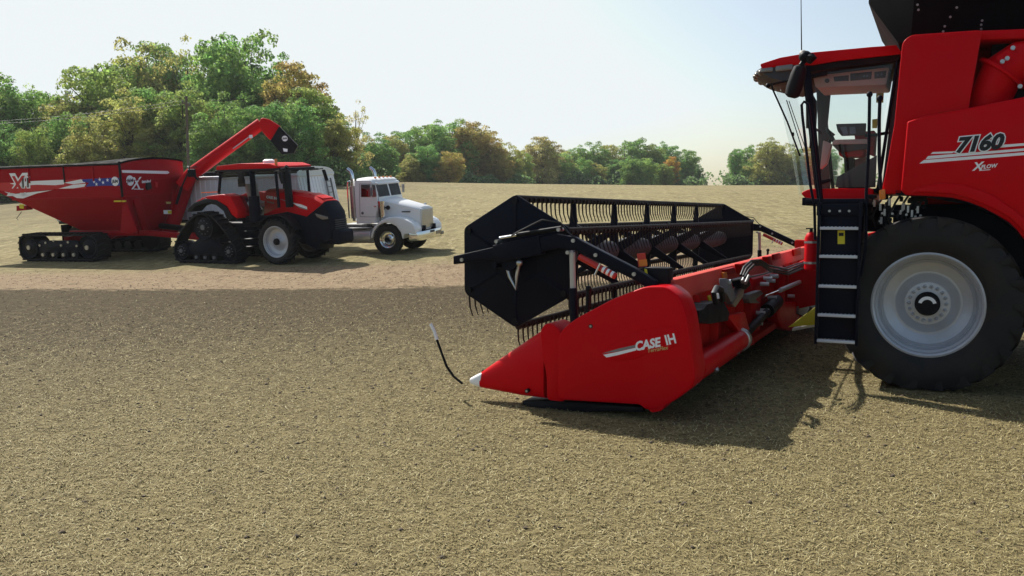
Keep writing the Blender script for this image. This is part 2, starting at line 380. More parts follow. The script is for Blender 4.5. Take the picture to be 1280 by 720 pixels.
# curved windshield
m=MB(); rows=[]
prof=[(2.317, 3.96), (2.17, 3.468), (2.02, 2.884), (1.892, 2.256)]
for (px_,pz_) in prof:
    i=prof.index((px_,pz_)); t=i/3; xe=A0[0]+(D0[0]-A0[0])*t+.03
    row=[]
    for k in range(13):
        s=-1+2*k/12; row.append((xe+(px_-xe)*(1-abs(s)**2.4),s*.9,pz_+(.02 if i==0 else 0)))
    rows.append(row)
m.loft(rows,caps=False,closed=False); m.build('windshield','glass',cabo)
m=MB(); m.beam((A0[0]+.03,.9,A0[2]),(D0[0]+.03,.9,D0[2]),.05,.05,up=(1,0,0)); m.tube([(1.66,.93,3.1),(1.64,.99,3.05),(1.64,.99,2.9),(1.65,.93,2.88)],.014,6); m.build('door_hinge','black2',cabo)
# roof: red cap, black underside, visor with lamps
rf=rnd([(0.539, 4.147), (0.903, 4.149), (1.701, 4.13), (2.063, 4.092), (2.327, 4.024), (2.304, 3.958), (1.956, 3.989), (1.635, 3.968), (1.343, 4.0), (0.536, 4.036)],.02)
b=MB(); b.prism(rf,-1.0,1.0); roof=b.build('roof','red',cb,bevel=.035,seg=3)
b=MB(); b.prism([(0.557, 4.055), (1.398, 4.022), (1.703, 3.99), (1.805, 3.933), (1.721, 3.885), (0.592, 3.956)],-.95,.95); b.build('roof_underside','black2',roof,bevel=.01)
# curved front visor: loft across the width
vis=[(1.731, 3.999), (1.971, 4.004), (2.236, 4.0), (2.333, 3.974), (2.31, 3.908), (2.211, 3.837), (2.04, 3.783), (1.727, 3.871)]
rings=[]
for k in range(17):
    s=-1+2*k/16; bul=.22*(1-abs(s)**2.2)-.02
    rings.append([(x+(bul if i in(2,3,4,5,6) else 0),s*.97,z) for i,(x,z) in enumerate(vis)])
b=MB(); b.loft(rings); vz=b.build('front_visor','dkgrey',roof,sharp=30)
lp=[(1.991, 3.952), (2.214, 3.939), (2.288, 3.928), (2.105, 3.863)]
for k,s in enumerate((.93,.72,.48,.2,-.2,-.48,-.72,-.93)):
    bul=.22*(1-abs(s)**2.2); x=vis[4][0]+bul+.0; z=(vis[3][1]+vis[4][1])/2-.005
    m=MB(); m.ball((x-.01,s*.9,z),(.05,.085,.04),14); m.build('work_lamp','lamp',vz)
m=MB(); x,z=lp[0]; m.prism(rnd([(x-.1,z-.035),(x+.13,z-.045),(x+.13,z+.03),(x-.1,z+.045)],.02),.93,1.005); m.build('work_lamp','lamp',vz,bevel=.01)
m=MB(); x,z=lp[1]; m.prism(rnd([(x-.06,z-.03),(x+.10,z-.03),(x+.09,z+.03),(x-.06,z+.035)],.02),.93,1.0); m.build('work_lamp','lamp',vz,bevel=.01)
# far visor underside grey lamp housing
m=MB(); x,z=[(2.214, 3.931)][0]; m.ball((x-.05,.35,z),(.22,.45,.07),18); m.build('lamp_housing','grey',vz)
# mirror on bracket
mp=[(1.726, 4.108), (1.714, 4.035), (1.79, 3.876), (1.739, 3.853), (1.852, 3.508)]
m=MB()
u0=Vector((mp[3][0],1.35,mp[3][1]+.06)); u1=Vector((mp[4][0],1.35,mp[4][1]))
m.tube([u0,u0.lerp(u1,.06),u0.lerp(u1,.3),u0.lerp(u1,.7),u0.lerp(u1,.94),u1],[.05,.085,.10,.105,.09,.05],14); mi=m.build('mirror','black2',cb,bevel=.0)
m=MB(); x,z=mp[1]; m.ball((x-.02,1.3,z),(.085,.10,.075),14); m.tube([(x,1.0,z),(x-.02,1.3,z-.03),(u0.x,u0.y,u0.z)],.035,10); m.tube([(x-.07,1.36,z-.10),(x-.11,1.36,z-.02),(x-.1,1.36,z+.02)],[.03,.07,.03],10); m.build('mirror_arm','black2',mi)
m=MB(); m.tube([(1.9,-1.0,3.9),(1.95,-1.5,3.85),(1.95,-1.5,3.75),(1.95,-1.5,3.35)],[.02,.03,.09,.08],10); m.build('mirror','black2',cb)
m=MB(); m.ball((mp[0][0]+.01,1.2,mp[0][1]-.01),(.05,.06,.04),12); m.build('marker_lamp','beige',cb)
m=MB(); a0=[(1.838, 4.201), (1.874, 5.24)]; m.tube([(a0[0][0],.6,a0[0][1]),(a0[1][0],.6,a0[1][1])],[.009,.004],6); m.build('antenna','black2',cb)
# front rods / wipers
for i,pp in enumerate(([(2.163, 3.75), (2.14, 3.663), (1.941, 3.227), (1.763, 2.762)],)):
    m=MB(); m.tube([(x,1.05,z) for x,z in pp],.013,6); m.build('mirror_stay','black2',cb)
m=MB(); pp=[(2.214, 3.727), (2.055, 3.761), (1.795, 3.799)]; m.tube([(x,1.0,z) for x,z in pp],.016,6); m.ball((pp[0][0],1.0,pp[0][1]),.035); m.build('visor_rod','black2',cb)
m=MB(); pp=[(2.05, 3.602), (1.812, 2.883)]; pq=[(2.016, 3.589), (1.757, 2.859)]
m.tube([(x+.02,.3,z) for x,z in pp],.007,5); m.tube([(x+.02,.3,z) for x,z in pq],.006,5); x,z=[(1.95, 3.113)][0]; m.ball((x+.02,.3,z),(.02,.02,.035)); m.build('wiper','black2',cabo)
# ---------------- cab interior
I=lambda nm,pts,y0,y1,mat,bev=.01,par=cabo: (lambda q: q)(MB().prism(pts,y0,y1)).build(nm,mat,par,bevel=bev)
hc=I('roof_console',rnd([(1.681, 3.876), (0.704, 3.931), (0.736, 3.702), (1.635, 3.711)],.03),-.3,.62,'beige')
for pts in ([(1.407, 3.846), (1.212, 3.855), (1.21, 3.78), (1.395, 3.781)], [(1.192, 3.875), (0.92, 3.885), (0.927, 3.785), (1.19, 3.779)], [(0.89, 3.877), (0.741, 3.884), (0.748, 3.795), (0.887, 3.788)]):
    I('radio_panel',pts,.60,.632,'dkgrey',.004,hc)
for p in [(1.017, 3.83), (0.977, 3.827), (0.847, 3.83), (0.798, 3.837)]:
    m=MB(); m.cyl((p[0],.62,p[1]),(p[0],.645,p[1]),.014,10); m.build('knob','screen',hc)
m=MB(); x,z=[(1.489, 3.797)][0]; m.cyl((x,.6,z),(x,.64,z),.03,12); m.build('air_vent','dkgrey',hc)
I('far_pillar',[(1.808, 3.961), (1.462, 3.941), (1.46, 3.846), (1.595, 3.782), (1.628, 3.282), (1.51, 3.181), (1.623, 3.089), (1.556, 2.315), (1.719, 2.317), (1.77, 3.407)],-.86,-.80,'dkgrey')
m=MB(); q=[(1.368, 2.918), (1.044, 2.931), (1.009, 2.817), (1.061, 2.785), (1.342, 2.792)]; m.prism(rnd(q,.03),-.28,.25); st=m.build('seat','seatred',cabo,bevel=.03)
m=MB(); m.prism(rnd([(1.157, 3.115), (0.881, 3.139), (0.892, 2.792), (1.064, 2.864), (1.131, 2.956)],.03),-.25,.22); m.build('backrest','seatred',st,bevel=.03)
m=MB(); m.prism([(1.289, 2.774), (1.16, 2.77), (1.165, 2.567), (1.273, 2.569)],-.15,.15); m.box(.95,1.35,-.25,.2,2.28,2.36); m.build('seat_pedestal','black2',st)
I('armrest',rnd([(1.406, 3.016), (0.977, 3.013), (0.954, 2.947), (1.437, 2.951)],.02),.18,.36,'beige',.012)
I('console_box',rnd([(1.437, 2.951), (0.954, 2.947), (0.952, 2.881), (1.118, 2.864), (1.327, 2.836)],.02),.16,.34,'dkgrey',.012)
I('rear_box',rnd([(1.171, 2.769), (0.997, 2.811), (0.97, 2.625), (1.188, 2.607)],.02),-.6,-.2,'beige',.012)
sc=I('monitor',rnd([(1.386, 3.233), (0.99, 3.228), (0.995, 3.064), (1.308, 3.064), (1.362, 3.133)],.015),.33,.36,'dkgrey',.004)
I('screen',[(1.33, 3.185), (1.246, 3.192), (1.222, 3.082), (1.285, 3.073)],.355,.366,'screen',0,sc); I('screen',[(1.204, 3.18), (1.132, 3.183), (1.119, 3.089), (1.202, 3.081)],.355,.366,'screen',0,sc)
m=MB(); m.tube([(1.33,.35,2.95),(1.3,.35,2.85),(1.25,.3,2.75)],.02,8); m.tube([(1.0,.35,3.06),(.85,.3,3.07),(.72,.2,3.1)],.022,8); m.build('monitor_arm','black2',sc)
m=MB(); q=[(1.579, 3.032), (1.468, 2.983), (1.526, 2.7), (1.612, 2.621)]; m.prism(rnd(q,.02),-.1,.1); stc=m.build('steering_column','beige',cabo,bevel=.02)
m=MB(); cx,cz=[(1.471, 3.074)][0]; rg=[]
for k in range(25):
    t=2*math.pi*k/24; rg.append((cx+.07*math.cos(t),.20*math.sin(t),cz+.19*math.cos(t)*.7))
m.tube(rg,.016,8,caps=False); m.tube([(cx,0,cz),(cx+.1,0,cz-.2)],.025,8); m.build('steering_wheel','black2',stc)
I('lower_door_panel',[(1.301, 2.481), (0.809, 2.756), (0.816, 2.337), (1.318, 2.343)],.86,.884,'dkgrey',.004)
for pts in ([(0.958, 3.847), (0.847, 3.852), (0.852, 3.63), (0.951, 3.635)],[(0.999, 3.39), (0.922, 3.399), (0.929, 3.258), (0.996, 3.261)]):
    I('yellow_sticker',pts,-.884,-.878,'yellow',0)
for p in ([(1.668, 3.849), (1.464, 3.878), (1.453, 3.825), (1.656, 3.795)],[(1.518, 2.429), (1.376, 2.459), (1.375, 2.417), (1.496, 2.375)]):
    I('door_hinge',p,.93,.97,'black2',.004)
I('door_handle',[(1.619, 3.158), (1.515, 3.1), (1.514, 3.058), (1.618, 3.126)],.93,.97,'dkgrey',.004)
# ---------------- ladder and rails
lx0,lx1=.83,1.27
b=MB()
for x in (lx0,lx1): b.beam((x,3.0,.50),(x,3.0,2.12),.03,.075,up=(0,1,0))
b.box(lx0+.015,lx1-.015,2.955,2.965,.56,2.06)
b.box(lx0-.02,lx1+.03,2.90,3.0,1.97,2.10)
lad=b.build('ladder','black',cb,bevel=.006)
for z in (1.827,1.508,1.169,.838,.542):
    m=MB(); m.box(lx0+.016,lx1-.016,2.968,3.05,z-.018,z+.014)
    for k in range(9): m.box(lx0+.04+.042*k,lx0+.055+.042*k,2.97,3.048,z+.013,z+.019)
    m.build('step','stepalu',lad,bevel=.004)
m=MB(); m.prism([(1.07, 1.801), (0.993, 1.802), (0.989, 1.648), (1.066, 1.647)],2.966,2.970); ws=m.build('warning_sticker','yellow',lad)
m=MB(); m.prism([(1.057, 1.774), (1.005, 1.775), (1.004, 1.738), (1.056, 1.738)],2.969,2.973); m.build('warning_symbol','ink',ws)
for x in (.95,1.05,1.16):
    m=MB(); m.cyl((x,2.99,2.02),(x,3.01,2.02),.014,8); m.build('bolt','steel',lad)
def rail(pts,y,r=.017,par=cb,ball=False,nm='handrail'):
    m=MB(); m.tube([(p[0],y,p[1]) for p in pts],r,8)
    if ball: m.ball((pts[0][0],y,pts[0][1]),r*1.9,10)
    return m.build(nm,'black',par)
rail([(1.313, 1.689), (1.331, 2.073), (1.381, 2.311), (1.489, 3.103), (1.501, 3.23), (1.476, 3.265), (1.431, 3.236), (1.4, 3.054), (1.284, 2.282), (1.243, 2.036)],2.95,.016)
rail([(0.777, 3.309), (0.769, 2.763), (0.779, 2.232), (0.771, 1.696), (0.783, 1.498), (0.81, 1.289)],2.95,.018,ball=True)
rail([(0.69, 3.299), (0.691, 3.056), (0.677, 2.603), (0.65, 2.274)],2.6,.020,ball=True)
m=MB(); m.prism([(1.759, 3.946), (1.666, 3.939), (1.457, 2.171), (1.539, 2.172)],.955,.99); m.build('corner_post','black',cb,bevel=.01)
for y_ in (2.55,): 
    m=MB(); q=[(0.667, 2.256), (0.607, 2.274), (0.596, 2.164), (0.655, 2.146)]; m.prism(rnd(q,.015),2.5,2.62); m.build('side_marker','amber',cb,bevel=.008)
# fire extinguisher
q=[(1.377, 1.759), (1.366, 1.329)]
m=MB(); x=q[0][0]; m.tube([(x,2.8,q[1][1]),(x,2.8,q[1][1]+.02),(x,2.8,q[0][1]-.05),(x,2.8,q[0][1]),(x,2.8,q[0][1]+.02)],[.055,.072,.072,.05,.02],20); fe=m.build('fire_extinguisher','red',cb)
m=MB(); m.tube([(x,2.8,q[0][1]+.01),(x,2.8,q[0][1]+.05)],.02,8); m.box(x-.02,x+.06,2.79,2.81,q[0][1]+.05,q[0][1]+.065); m.build('valve','black2',fe)
for z in (q[0][1]-.10,q[1][1]+.09):
    m=MB(); m.tube([(x,2.8,z-.012),(x,2.8,z+.012)],.077,20); m.box(x-.16,x-.06,2.76,2.80,z-.012,z+.012); m.build('strap','steel',fe)
# feeder house, hazard plate
b=MB(); pr=[(2.35,.35),(2.35,1.05),(1.5,1.55),(.8,1.75),(.6,1.2),(1.6,.55)]
b.prism(pr,-2.95,-1.75); fh=b.build('feeder_house','red',cb,bevel=.03)
m=MB(); q=[(1.785, 0.504), (1.441, 0.793), (1.436, 0.595), (1.455, 0.552)]; m.prism(q,1.55,1.6); m.build('hazard_plate','yellow',cb,bevel=.004)
m=MB(); q=[(1.748, 0.473), (1.25, 0.614), (1.249, 0.573), (1.747, 0.441)]; m.prism(q,1.3,1.5); m.build('cylinder_rod','steel',cb)
# ---------------- wheels
wheel(cb,(.12,2.36,.965),1.0,.82,.575,22,1,clampz=.015,bolts=18,dish=.30,hub=.235,name='front_wheel',lug=.032,fat=2.3)
m=MB(); hb_y=2.36+.41*.30+.1
arc=[]; 
for k in range(13):
    t=R(15+150*k/12); arc.append((t))
vs=[];fs=[]
for t in arc:
    for r_ in (.062,.098): vs.append((.12+r_*math.cos(t),hb_y+.0,.965+r_*math.sin(t)-.01))
n0=len(vs)
for v in list(vs): vs.append((v[0],v[1]-.006,v[2]))
for k in range(12): fs+= [(2*k,2*k+1,2*k+3,2*k+2),(n0+2*k,n0+2*k+2,n0+2*k+3,n0+2*k+1),(2*k+1,n0+2*k+1,n0+2*k+3,2*k+3),(2*k,2*k+2,n0+2*k+2,n0+2*k)]
m.add(vs,fs); m.build('hub_mark','decal',cb.children[-1])
wheel(cb,(.12,-2.36,.965),1.0,.82,.575,22,-1,clampz=.015,bolts=0,dish=.30,hub=.2,name='front_wheel',lug=.05)
for s in (1,-1): wheel(cb,(-3.7,s*1.75,.66),.68,.5,.36,20,s,clampz=.01,bolts=0,dish=.3,hub=.2,name='rear_wheel',lug=.035)
m=MB(); m.beam((-3.7,-1.6,.66),(-3.7,1.6,.66),.25,.25); m.build('rear_axle','black',cb)

# ================================================================== HEADER
hd = root('grain_header','wide red grain cutting header with black tined reel on the front of the combine','harvester header',FC,(2.9,0,0))
YN,YF=5.5,-5.6
# end dividers
plate=rnd([(3.458, 0.743), (3.407, 0.843), (3.262, 0.955), (2.889, 1.161), (2.56, 1.297), (2.356, 1.304), (2.215, 1.203), (2.152, 1.031), (2.059, 0.482), (2.08, 0.359), (2.239, 0.222), (2.418, 0.113), (2.545, 0.101), (2.594, 0.144), (3.456, 0.117)],.06)
b=MB(); b.prism(plate,5.06,5.5); dv=b.build('end_divider','red',hd,bevel=.06,seg=4,sharp=50)
def nose(y0,y1,par):
    b=MB(); secs=[]
    for (x,zl,zh,sh) in ((3.62,.10,.85,0),(3.9,.10,.66,.04),(4.25,.12,.42,.10),(4.42,.135,.30,.132)):
        ya=y0+sh;yb=y1-sh; secs.append([(x,q[0],q[1]) for q in rnd([(ya,zl),(yb,zl),(yb,zl+(zh-zl)*.6),(yb-(yb-ya)*.22,zh),(ya+(yb-ya)*.22,zh),(ya,zl+(zh-zl)*.6)],.1,3)])
    b.loft(secs); n_=b.build('divider_nose','red',par,sharp=60)
    b=MB(); b.prism(rnd([(3.38,.10),(3.42,.80),(3.50,.88),(3.60,.89),(3.66,.80),(3.63,.55),(3.585,.35),(3.58,.10)],.05),y0-.012,y1+.012); b.build('divider_collar','red',n_,bevel=.02,seg=3)
    b=MB(); secs=[]
    for (x,zl,zh,sh) in ((4.40,.127,.305,.128),(4.48,.14,.265,.148),(4.56,.165,.22,.172)):
        ya=y0+sh;yb=y1-sh; secs.append([(x,q[0],q[1]) for q in rnd([(ya,zl),(yb,zl),(yb,zh),(ya,zh)],.06,4)])
    b.loft(secs); b.build('nose_tip','decal',n_,bevel=.01,sharp=60)
    b=MB(); ym=(y0+y1)/2; P_=[(4.66, 0.151), (4.768, 0.221), (4.856, 0.329), (4.935, 0.518), (4.974, 0.613)]; P2=[(4.974, 0.613), (5.004, 0.699), (5.054, 0.785)]
    b.tube([(x,ym,z) for x,z in P_],.014,8); rd=b.build('crop_rod','black2',n_)
    b=MB(); b.tube([(x,ym,z) for x,z in P2],.019,10); b.build('rod_sleeve','decal',rd)
    return n_
nose(5.08,5.48,dv)
b=MB(); b.prism(rnd([(3.895, 0.025), (3.831, -0.062), (3.578, -0.064), (2.971, 0.025), (2.59, 0.052), (2.591, 0.1), (3.49, 0.086), (3.895, 0.05)],.03),5.1,5.4); b.build('skid_shoe','black2',dv,bevel=.015)
m=MB(); q=rnd([(2.546, 0.133), (2.481, 0.076), (2.386, 0.1), (2.34, 0.175)],.02); m.prism(q,5.2,5.49); m.build('divider_bracket','red',dv,bevel=.01)
# pressed swoosh on the plate
sw_=[(2.991, 0.635), (2.803, 0.773), (2.602, 0.863), (2.265, 0.935), (2.225, 0.837), (2.27, 0.712), (2.481, 0.668), (2.679, 0.577), (2.883, 0.547)]
m=MB(); m.prism(rnd(sw_,.05),5.49,5.506); m.build('pressed_rib','red',dv,bevel=.006,seg=3)
yd=5.508
for pts,mm in (([(2.988, 0.621), (2.823, 0.679), (2.638, 0.73), (2.638, 0.706), (2.823, 0.652)],'stripegrey'),([(2.971, 0.61), (2.823, 0.648), (2.638, 0.702), (2.637, 0.675), (2.823, 0.616), (2.938, 0.585)],'decal')):
    m=MB(); m.prism(pts,5.50,yd); m.build('stripe_decal',mm,dv)
t0,t1=[(2.645, 0.671), (2.345, 0.744)]
ctext('CASE',t0,t1,.083,yd,'decal',dv,.25,.005,sx=.92)
t0,t1=[(2.341, 0.746), (2.26, 0.768)]
ctext('IH',t0,t1,.092,yd,'decal',dv,.0,.004,sx=.84)
t0,t1=[(2.525, 0.659), (2.298, 0.712)]
ctext('TerraFlex',t0,t1,.036,yd,'gold',dv,.3,.0005,sx=1.02)
for p in [(3.106, 0.884), (3.796, 0.18)]:
    m=MB(); m.cyl((p[0],5.46,p[1]),(p[0],5.507,p[1]),.022,12); m.cyl((p[0],5.50,p[1]),(p[0],5.512,p[1]),.012,8,m=1); m.build('fastener',['black2','steel'],dv)
# far divider
b=MB(); b.prism(plate,YF,YF+.44); dv2=b.build('end_divider','red',hd,bevel=.06,seg=4,sharp=50); nose(YF+.02,YF+.42,dv2)
# back wall, beam, ribs
ya,yb=-5.2,5.08
b=MB(); b.prism([(2.36,.30),(2.36,1.16),(2.41,1.16),(2.41,.30)],ya,yb,); bw=b.build('back_wall','redmatt',hd)
b=MB(); b.prism([(2.50,1.335),(2.385,1.335),(2.345,1.14),(2.36,1.12),(2.50,1.12)],ya,yb); b2=MB(); b2.prism([(2.412,.30),(2.36,.22),(3.3,.10),(3.3,.14),(2.43,.32),(2.43,1.11),(2.412,1.11)],ya,yb); b2.build('trough_bounce_shield','black2',hd)  # pan floor plus an added upright black sheet that stops red bounce light
tb=b.build('top_beam','redsunlit',hd,bevel=.008)
for y_ in (4.4,3.6,2.9,2.15,1.6,-1.6,-2.4,-3.4,-4.4):
    m=MB(); m.prism([(2.36,.34),(2.36,1.14),(2.30,1.13),(2.26,.95),(2.27,.45)],y_-.02,y_+.02); m.build('rib','redmatt',hd,bevel=.004)
b=MB(); b.cyl((2.19,5.05,.46),(2.19,2.75,.46),.125,24); b.build('lower_tube','red',hd)
b=MB(); b.cyl((2.19,2.80,.46),(2.19,2.70,.46),.145,24); b.build('tube_clamp','steel',hd,bevel=.008)
b=MB(); b.cyl((2.19,2.69,.46),(2.19,2.60,.46),.13,24); b.build('end_seal','black2',hd)
m=MB(); m.cyl((2.19,2.62,.46),(2.2,-.1,.68),.055,14); m.cyl((2.2,.75,.615),(2.2,-.1,.68),.10,18); m.build('drive_shaft','black2',hd)
m=MB(); m.prism(rnd([(0.3, 0.532), (-0.104, 0.66), (-1.716, 0.531), (-2.489, 0.31), (-2.334, 0.103), (-1.103, 0.121), (-0.157, 0.28)],.05),2.14,2.3,ax='x'); m.build('gearbox_cover','red',hd,bevel=.02)
b=MB(); b.box(2.2,2.36,ya,yb,.27,.36); b.build('lower_frame','redmatt',hd,bevel=.01)
b=MB(); b.prism([(2.36,1.12),(2.28,1.05),(2.28,.30),(2.36,.24)],.8,1.45); b.prism([(2.36,1.12),(2.28,1.05),(2.28,.30),(2.36,.24)],-1.45,-.8); b.prism([(2.36,1.15),(2.28,1.1),(2.28,.98),(2.36,.95)],-1.4,1.4); b.build('centre_frame','red',hd,bevel=.01)
# clutter on the rear of the header (plane x = 2.25)
def xp(nm,pts,x0,x1,mat,par=hd,bev=.008,r=.01):
    m=MB(); m.prism(rnd(pts,r) if r else pts,x0,x1,ax='x'); return m.build(nm,mat,par,bevel=bev)
vb=xp('valve_box',[(5.036, 1.04), (4.834, 1.037), (4.697, 1.073), (3.939, 1.04), (3.59, 0.873), (3.668, 0.791), (4.574, 0.854), (5.028, 0.928)],2.14,2.34,'black2')
m=MB(); q=[(4.391, 1.063), (4.475, 1.171), (4.365, 1.213), (4.17, 1.181), (4.079, 1.053)]; m.tube([(2.12,y,z) for y,z in q],.035,10); m.build('hose','ink',vb)
xp('valve_label',[(4.606, 1.175), (4.513, 1.172), (4.471, 1.114), (4.565, 1.118)],2.066,2.072,'decal',vb,0,0)
xp('amber_label',[(4.147, 1.105), (4.034, 1.105), (3.951, 1.027), (4.066, 1.028)],2.26,2.27,'yellow',hd,0,0)
for k,(pts) in enumerate(([(3.578, 1.294), (3.399, 1.365), (3.014, 1.419), (2.483, 1.393), (1.831, 1.278), (0.241, 1.144), (-1.753, 1.16)],[(3.483, 1.27), (3.252, 1.338), (2.908, 1.385), (2.424, 1.361), (1.765, 1.244), (0.158, 1.104), (-1.963, 1.11)],[(3.715, 1.311), (3.542, 1.391), (3.117, 1.443), (2.542, 1.425), (1.898, 1.323), (0.324, 1.184), (-2.15, 1.194)],[(3.723, 1.248), (2.231, 1.209), (0.288, 1.181), (-2.139, 1.18)])):
    m=MB(); m.tube([(2.0 if k<3 else 2.1,y,z) for y,z in pts],.014 if k<3 else .010,8); m.build('hydraulic_hose','ink',hd)
for pts in ([(3.174, 1.277), (3.357, 1.214)],[(2.976, 1.255), (3.164, 1.183)]):
    m=MB(); m.tube([(2.05,y,z) for y,z in pts],.022,8); m.build('hose_fitting','steel',hd)
xp('coupler_block',[(3.02, 1.215), (2.483, 1.21), (2.317, 1.099), (2.619, 1.061), (2.916, 1.122)],2.15,2.25,'black')
xp('steel_bracket',[(3.601, 1.262), (3.383, 1.23), (3.092, 1.002), (3.314, 0.965), (3.586, 1.098)],2.18,2.26,'grey')
xp('steel_bracket',[(2.913, 1.083), (2.523, 1.104), (2.611, 0.982), (3.081, 0.887), (3.268, 0.942)],2.18,2.26,'steel')
xp('steel_bracket',[(2.251, 0.972), (1.406, 0.959), (1.217, 0.9), (1.746, 0.869), (1.446, 0.789), (2.131, 0.85), (2.244, 0.911)],2.18,2.26,'grey')
for k,pts in enumerate(([(0.283, 0.876), (-2.593, 0.851)],[(-0.368, 1.094), (-2.753, 1.108)])):
    m=MB(); m.tube([(2.1,y,z) for y,z in pts],.034-.012*k,10); m.build('hydraulic_cylinder','grey' if k else 'stepalu',hd)
m=MB(); q=[(1.491, 0.894), (0.283, 0.876)]; m.tube([(2.1,y,z) for y,z in q],.014,8); m.build('cylinder_rod','chrome',hd)
for (y,z) in [(0.623, 1.069), (0.348, 1.016), (0.076, 1.069), (0.874, 1.006), (0.174, 0.757), (1.139, 0.627), (0.827, 0.63), (3.452, 1.215), (1.306, 0.501), (4.799, 0.538), (-1.65, 0.631)]:
    m=MB(); m.cyl((2.16,y,z),(2.29,y,z),.028,10); m.build('bolt','stepalu',hd)
xp('chain_guard',[(-1.774, 0.596), (-2.439, 0.596), (-3.11, 0.297), (-2.512, 0.2), (-1.728, 0.333)],2.1,2.2,'grey')
xp('steel_bracket',[(-3.323, 0.306), (-3.854, 0.452), (-4.334, 0.413), (-4.752, 0.19), (-3.793, 0.188)],2.1,2.2,'grey')
xp('hitch_bracket',[(3.596, 0.834), (2.587, 0.781), (2.312, 0.571), (1.852, 0.288), (2.391, 0.337), (3.051, 0.635)],2.16,2.26,'red')
xp('reflector',[(3.123, 1.294), (2.901, 1.29), (2.849, 1.219), (3.073, 1.224)],2.325,2.345,'amber',hd,0,0)
for pts in ([(2.991, 1.324), (2.385, 1.32), (2.329, 1.246), (2.896, 1.261)],[(-0.561, 1.36), (-1.177, 1.361), (-1.272, 1.267), (-0.648, 1.27)],[(-2.662, 1.358), (-3.56, 1.37), (-3.691, 1.232), (-2.777, 1.242)]):
    xp('beam_pocket',pts,2.335,2.37,'cartred')
for pts in ([(2.29, 1.356), (2.035, 1.364), (1.81, 1.227), (2.125, 1.225)],[(0.331, 1.362), (0.129, 1.365), (-0.17, 1.208), (0.178, 1.214)]):
    xp('lug',pts,2.28,2.36,'redmatt')
for (q) in ([(5.248, 0.357), (5.288, 0.489)],[(4.312, 0.337), (4.285, 0.47)],[(3.072, 0.548), (2.86, 0.366)],[(3.397, 0.55), (3.196, 0.374)]):
    m=MB(); m.tube([(2.12,y,z) for y,z in q],.018,8); m.ball((2.12,*q[0 if q[0][1]<q[1][1] else 1]),.03,8,); m.build('lock_pin','steel',hd)
# trough auger and cutterbar
b=MB(); b.cyl((2.85,ya,.55),(2.85,yb,.55),.16,20)
for sd in (1,-1):
    n=240; rg=[]
    for k in range(n+1):
        t=k/n; th=t*2*math.pi*11; y=sd*(5.0-4.4*t); 
        rg.append([(2.85+r_*math.cos(th*sd),y,.55+r_*math.sin(th*sd)) for r_ in (.15,.30)])
    b.loft(rg,caps=False,closed=False)
b.build('header_auger','black2',hd)
b=MB(); b.box(3.3,3.46,ya,yb,.09,.13); b.build('cutterbar','black2',hd)
kg=MB(); kg.prism([(3.44,.10),(3.60,.11),(3.44,.135)],-.015,.015); g0=None
for k in range(100):
    y=5.0-k*.1
    if g0 is None: g0=kg.build('knife_guard','black2',hd); g0.location=(0,y,0)
    else: copy_child(g0,hd,(0,y,0))
# ---------------- reel
rc=(4.09,1.485); RR=.68
ang=[90,30,-30,-90,-150,150]
hexp=[(rc[0]+(RR+.03)*math.cos(R(a)),rc[1]+(RR+.03)*math.sin(R(a))) for a in ang]
def disc(y,side):
    b=MB(); b.prism(rnd(hexp,.05),y-.012,y+.012)
    for a in ang:
        c_,s_=math.cos(R(a)),math.sin(R(a))
        b.beam((rc[0]+c_*.25,y+side*.012,rc[1]+s_*.25),(rc[0]+c_*(RR-.05),y+side*.012,rc[1]+s_*(RR-.05)),.035,.016,up=(0,1,0))
        c2,s2=math.cos(R(a+60)),math.sin(R(a+60))
        b.beam((rc[0]+c_*.27,y+side*.012,rc[1]+s_*.27),(rc[0]+c2*.27,y+side*.012,rc[1]+s2*.27),.03,.012,up=(0,1,0))
    o=b.build('reel_end_disc','black',hd,bevel=.004)
    for a in ang:
        m=MB(); p=(rc[0]+RR*.94*math.cos(R(a)),y,rc[1]+RR*.94*math.sin(R(a))); m.cyl((p[0],y-.03*0,p[2]),(p[0],y+side*.035,p[2]),.035,12); m.build('bearing','black2',o)
    return o
disc(5.13,1); disc(-5.05,1)
b=MB(); b.cyl((rc[0],5.12,rc[1]),(rc[0],-5.0,rc[1]),.062,20); b.build('reel_shaft','black',hd)
ys=[3.45,1.9,.35,-1.2,-2.75]
ed=[5.0]+ys+[-5.05]
for i in range(len(ed)-1):
    y0,y1=ed[i],ed[i+1]; L_=y0-y1; pr=[]
    for k in range(25):
        t=k/24; r_=.115+.045*math.sin(math.pi*t)**.7
        if 0<k<24: r_ += (.006 if k%2 else -.006)
        pr.append((r_,y0-.12-(L_-.24)*t))
    m=MB(); m.lathe([(.0,pr[0][1])]+pr+[(.0,pr[-1][1])],(rc[0],0,rc[1]),20); m.build('reel_tube','ribgrey',hd,sharp=20)
for y in ys:
    b=MB(); pts=[]
    for a in ang:
        pts.append((rc[0]+RR*.97*math.cos(R(a-2.5)),rc[1]+RR*.97*math.sin(R(a-2.5)))); pts.append((rc[0]+RR*.97*math.cos(R(a+2.5)),rc[1]+RR*.97*math.sin(R(a+2.5))))
        pts.append((rc[0]+.13*math.cos(R(a+30)),rc[1]+.13*math.sin(R(a+30))))
    # ang runs clockwise, so order the outline by angle
    pts.sort(key=lambda p: math.atan2(p[1]-rc[1],p[0]-rc[0]))
    b.prism(pts,y-.02,y+.02); b.build('reel_spider','black',hd,bevel=.005)
tm=MB(); tm.tube([(0,-.028,-.005),(0,.028,-.005)],.034,7); tm.tube([(0,0,.02),(.012,0,-.06),(.005,0,-.16),(-.03,0,-.26)],[.015,.011,.009,.006],5)
t0_=None; allt=[]
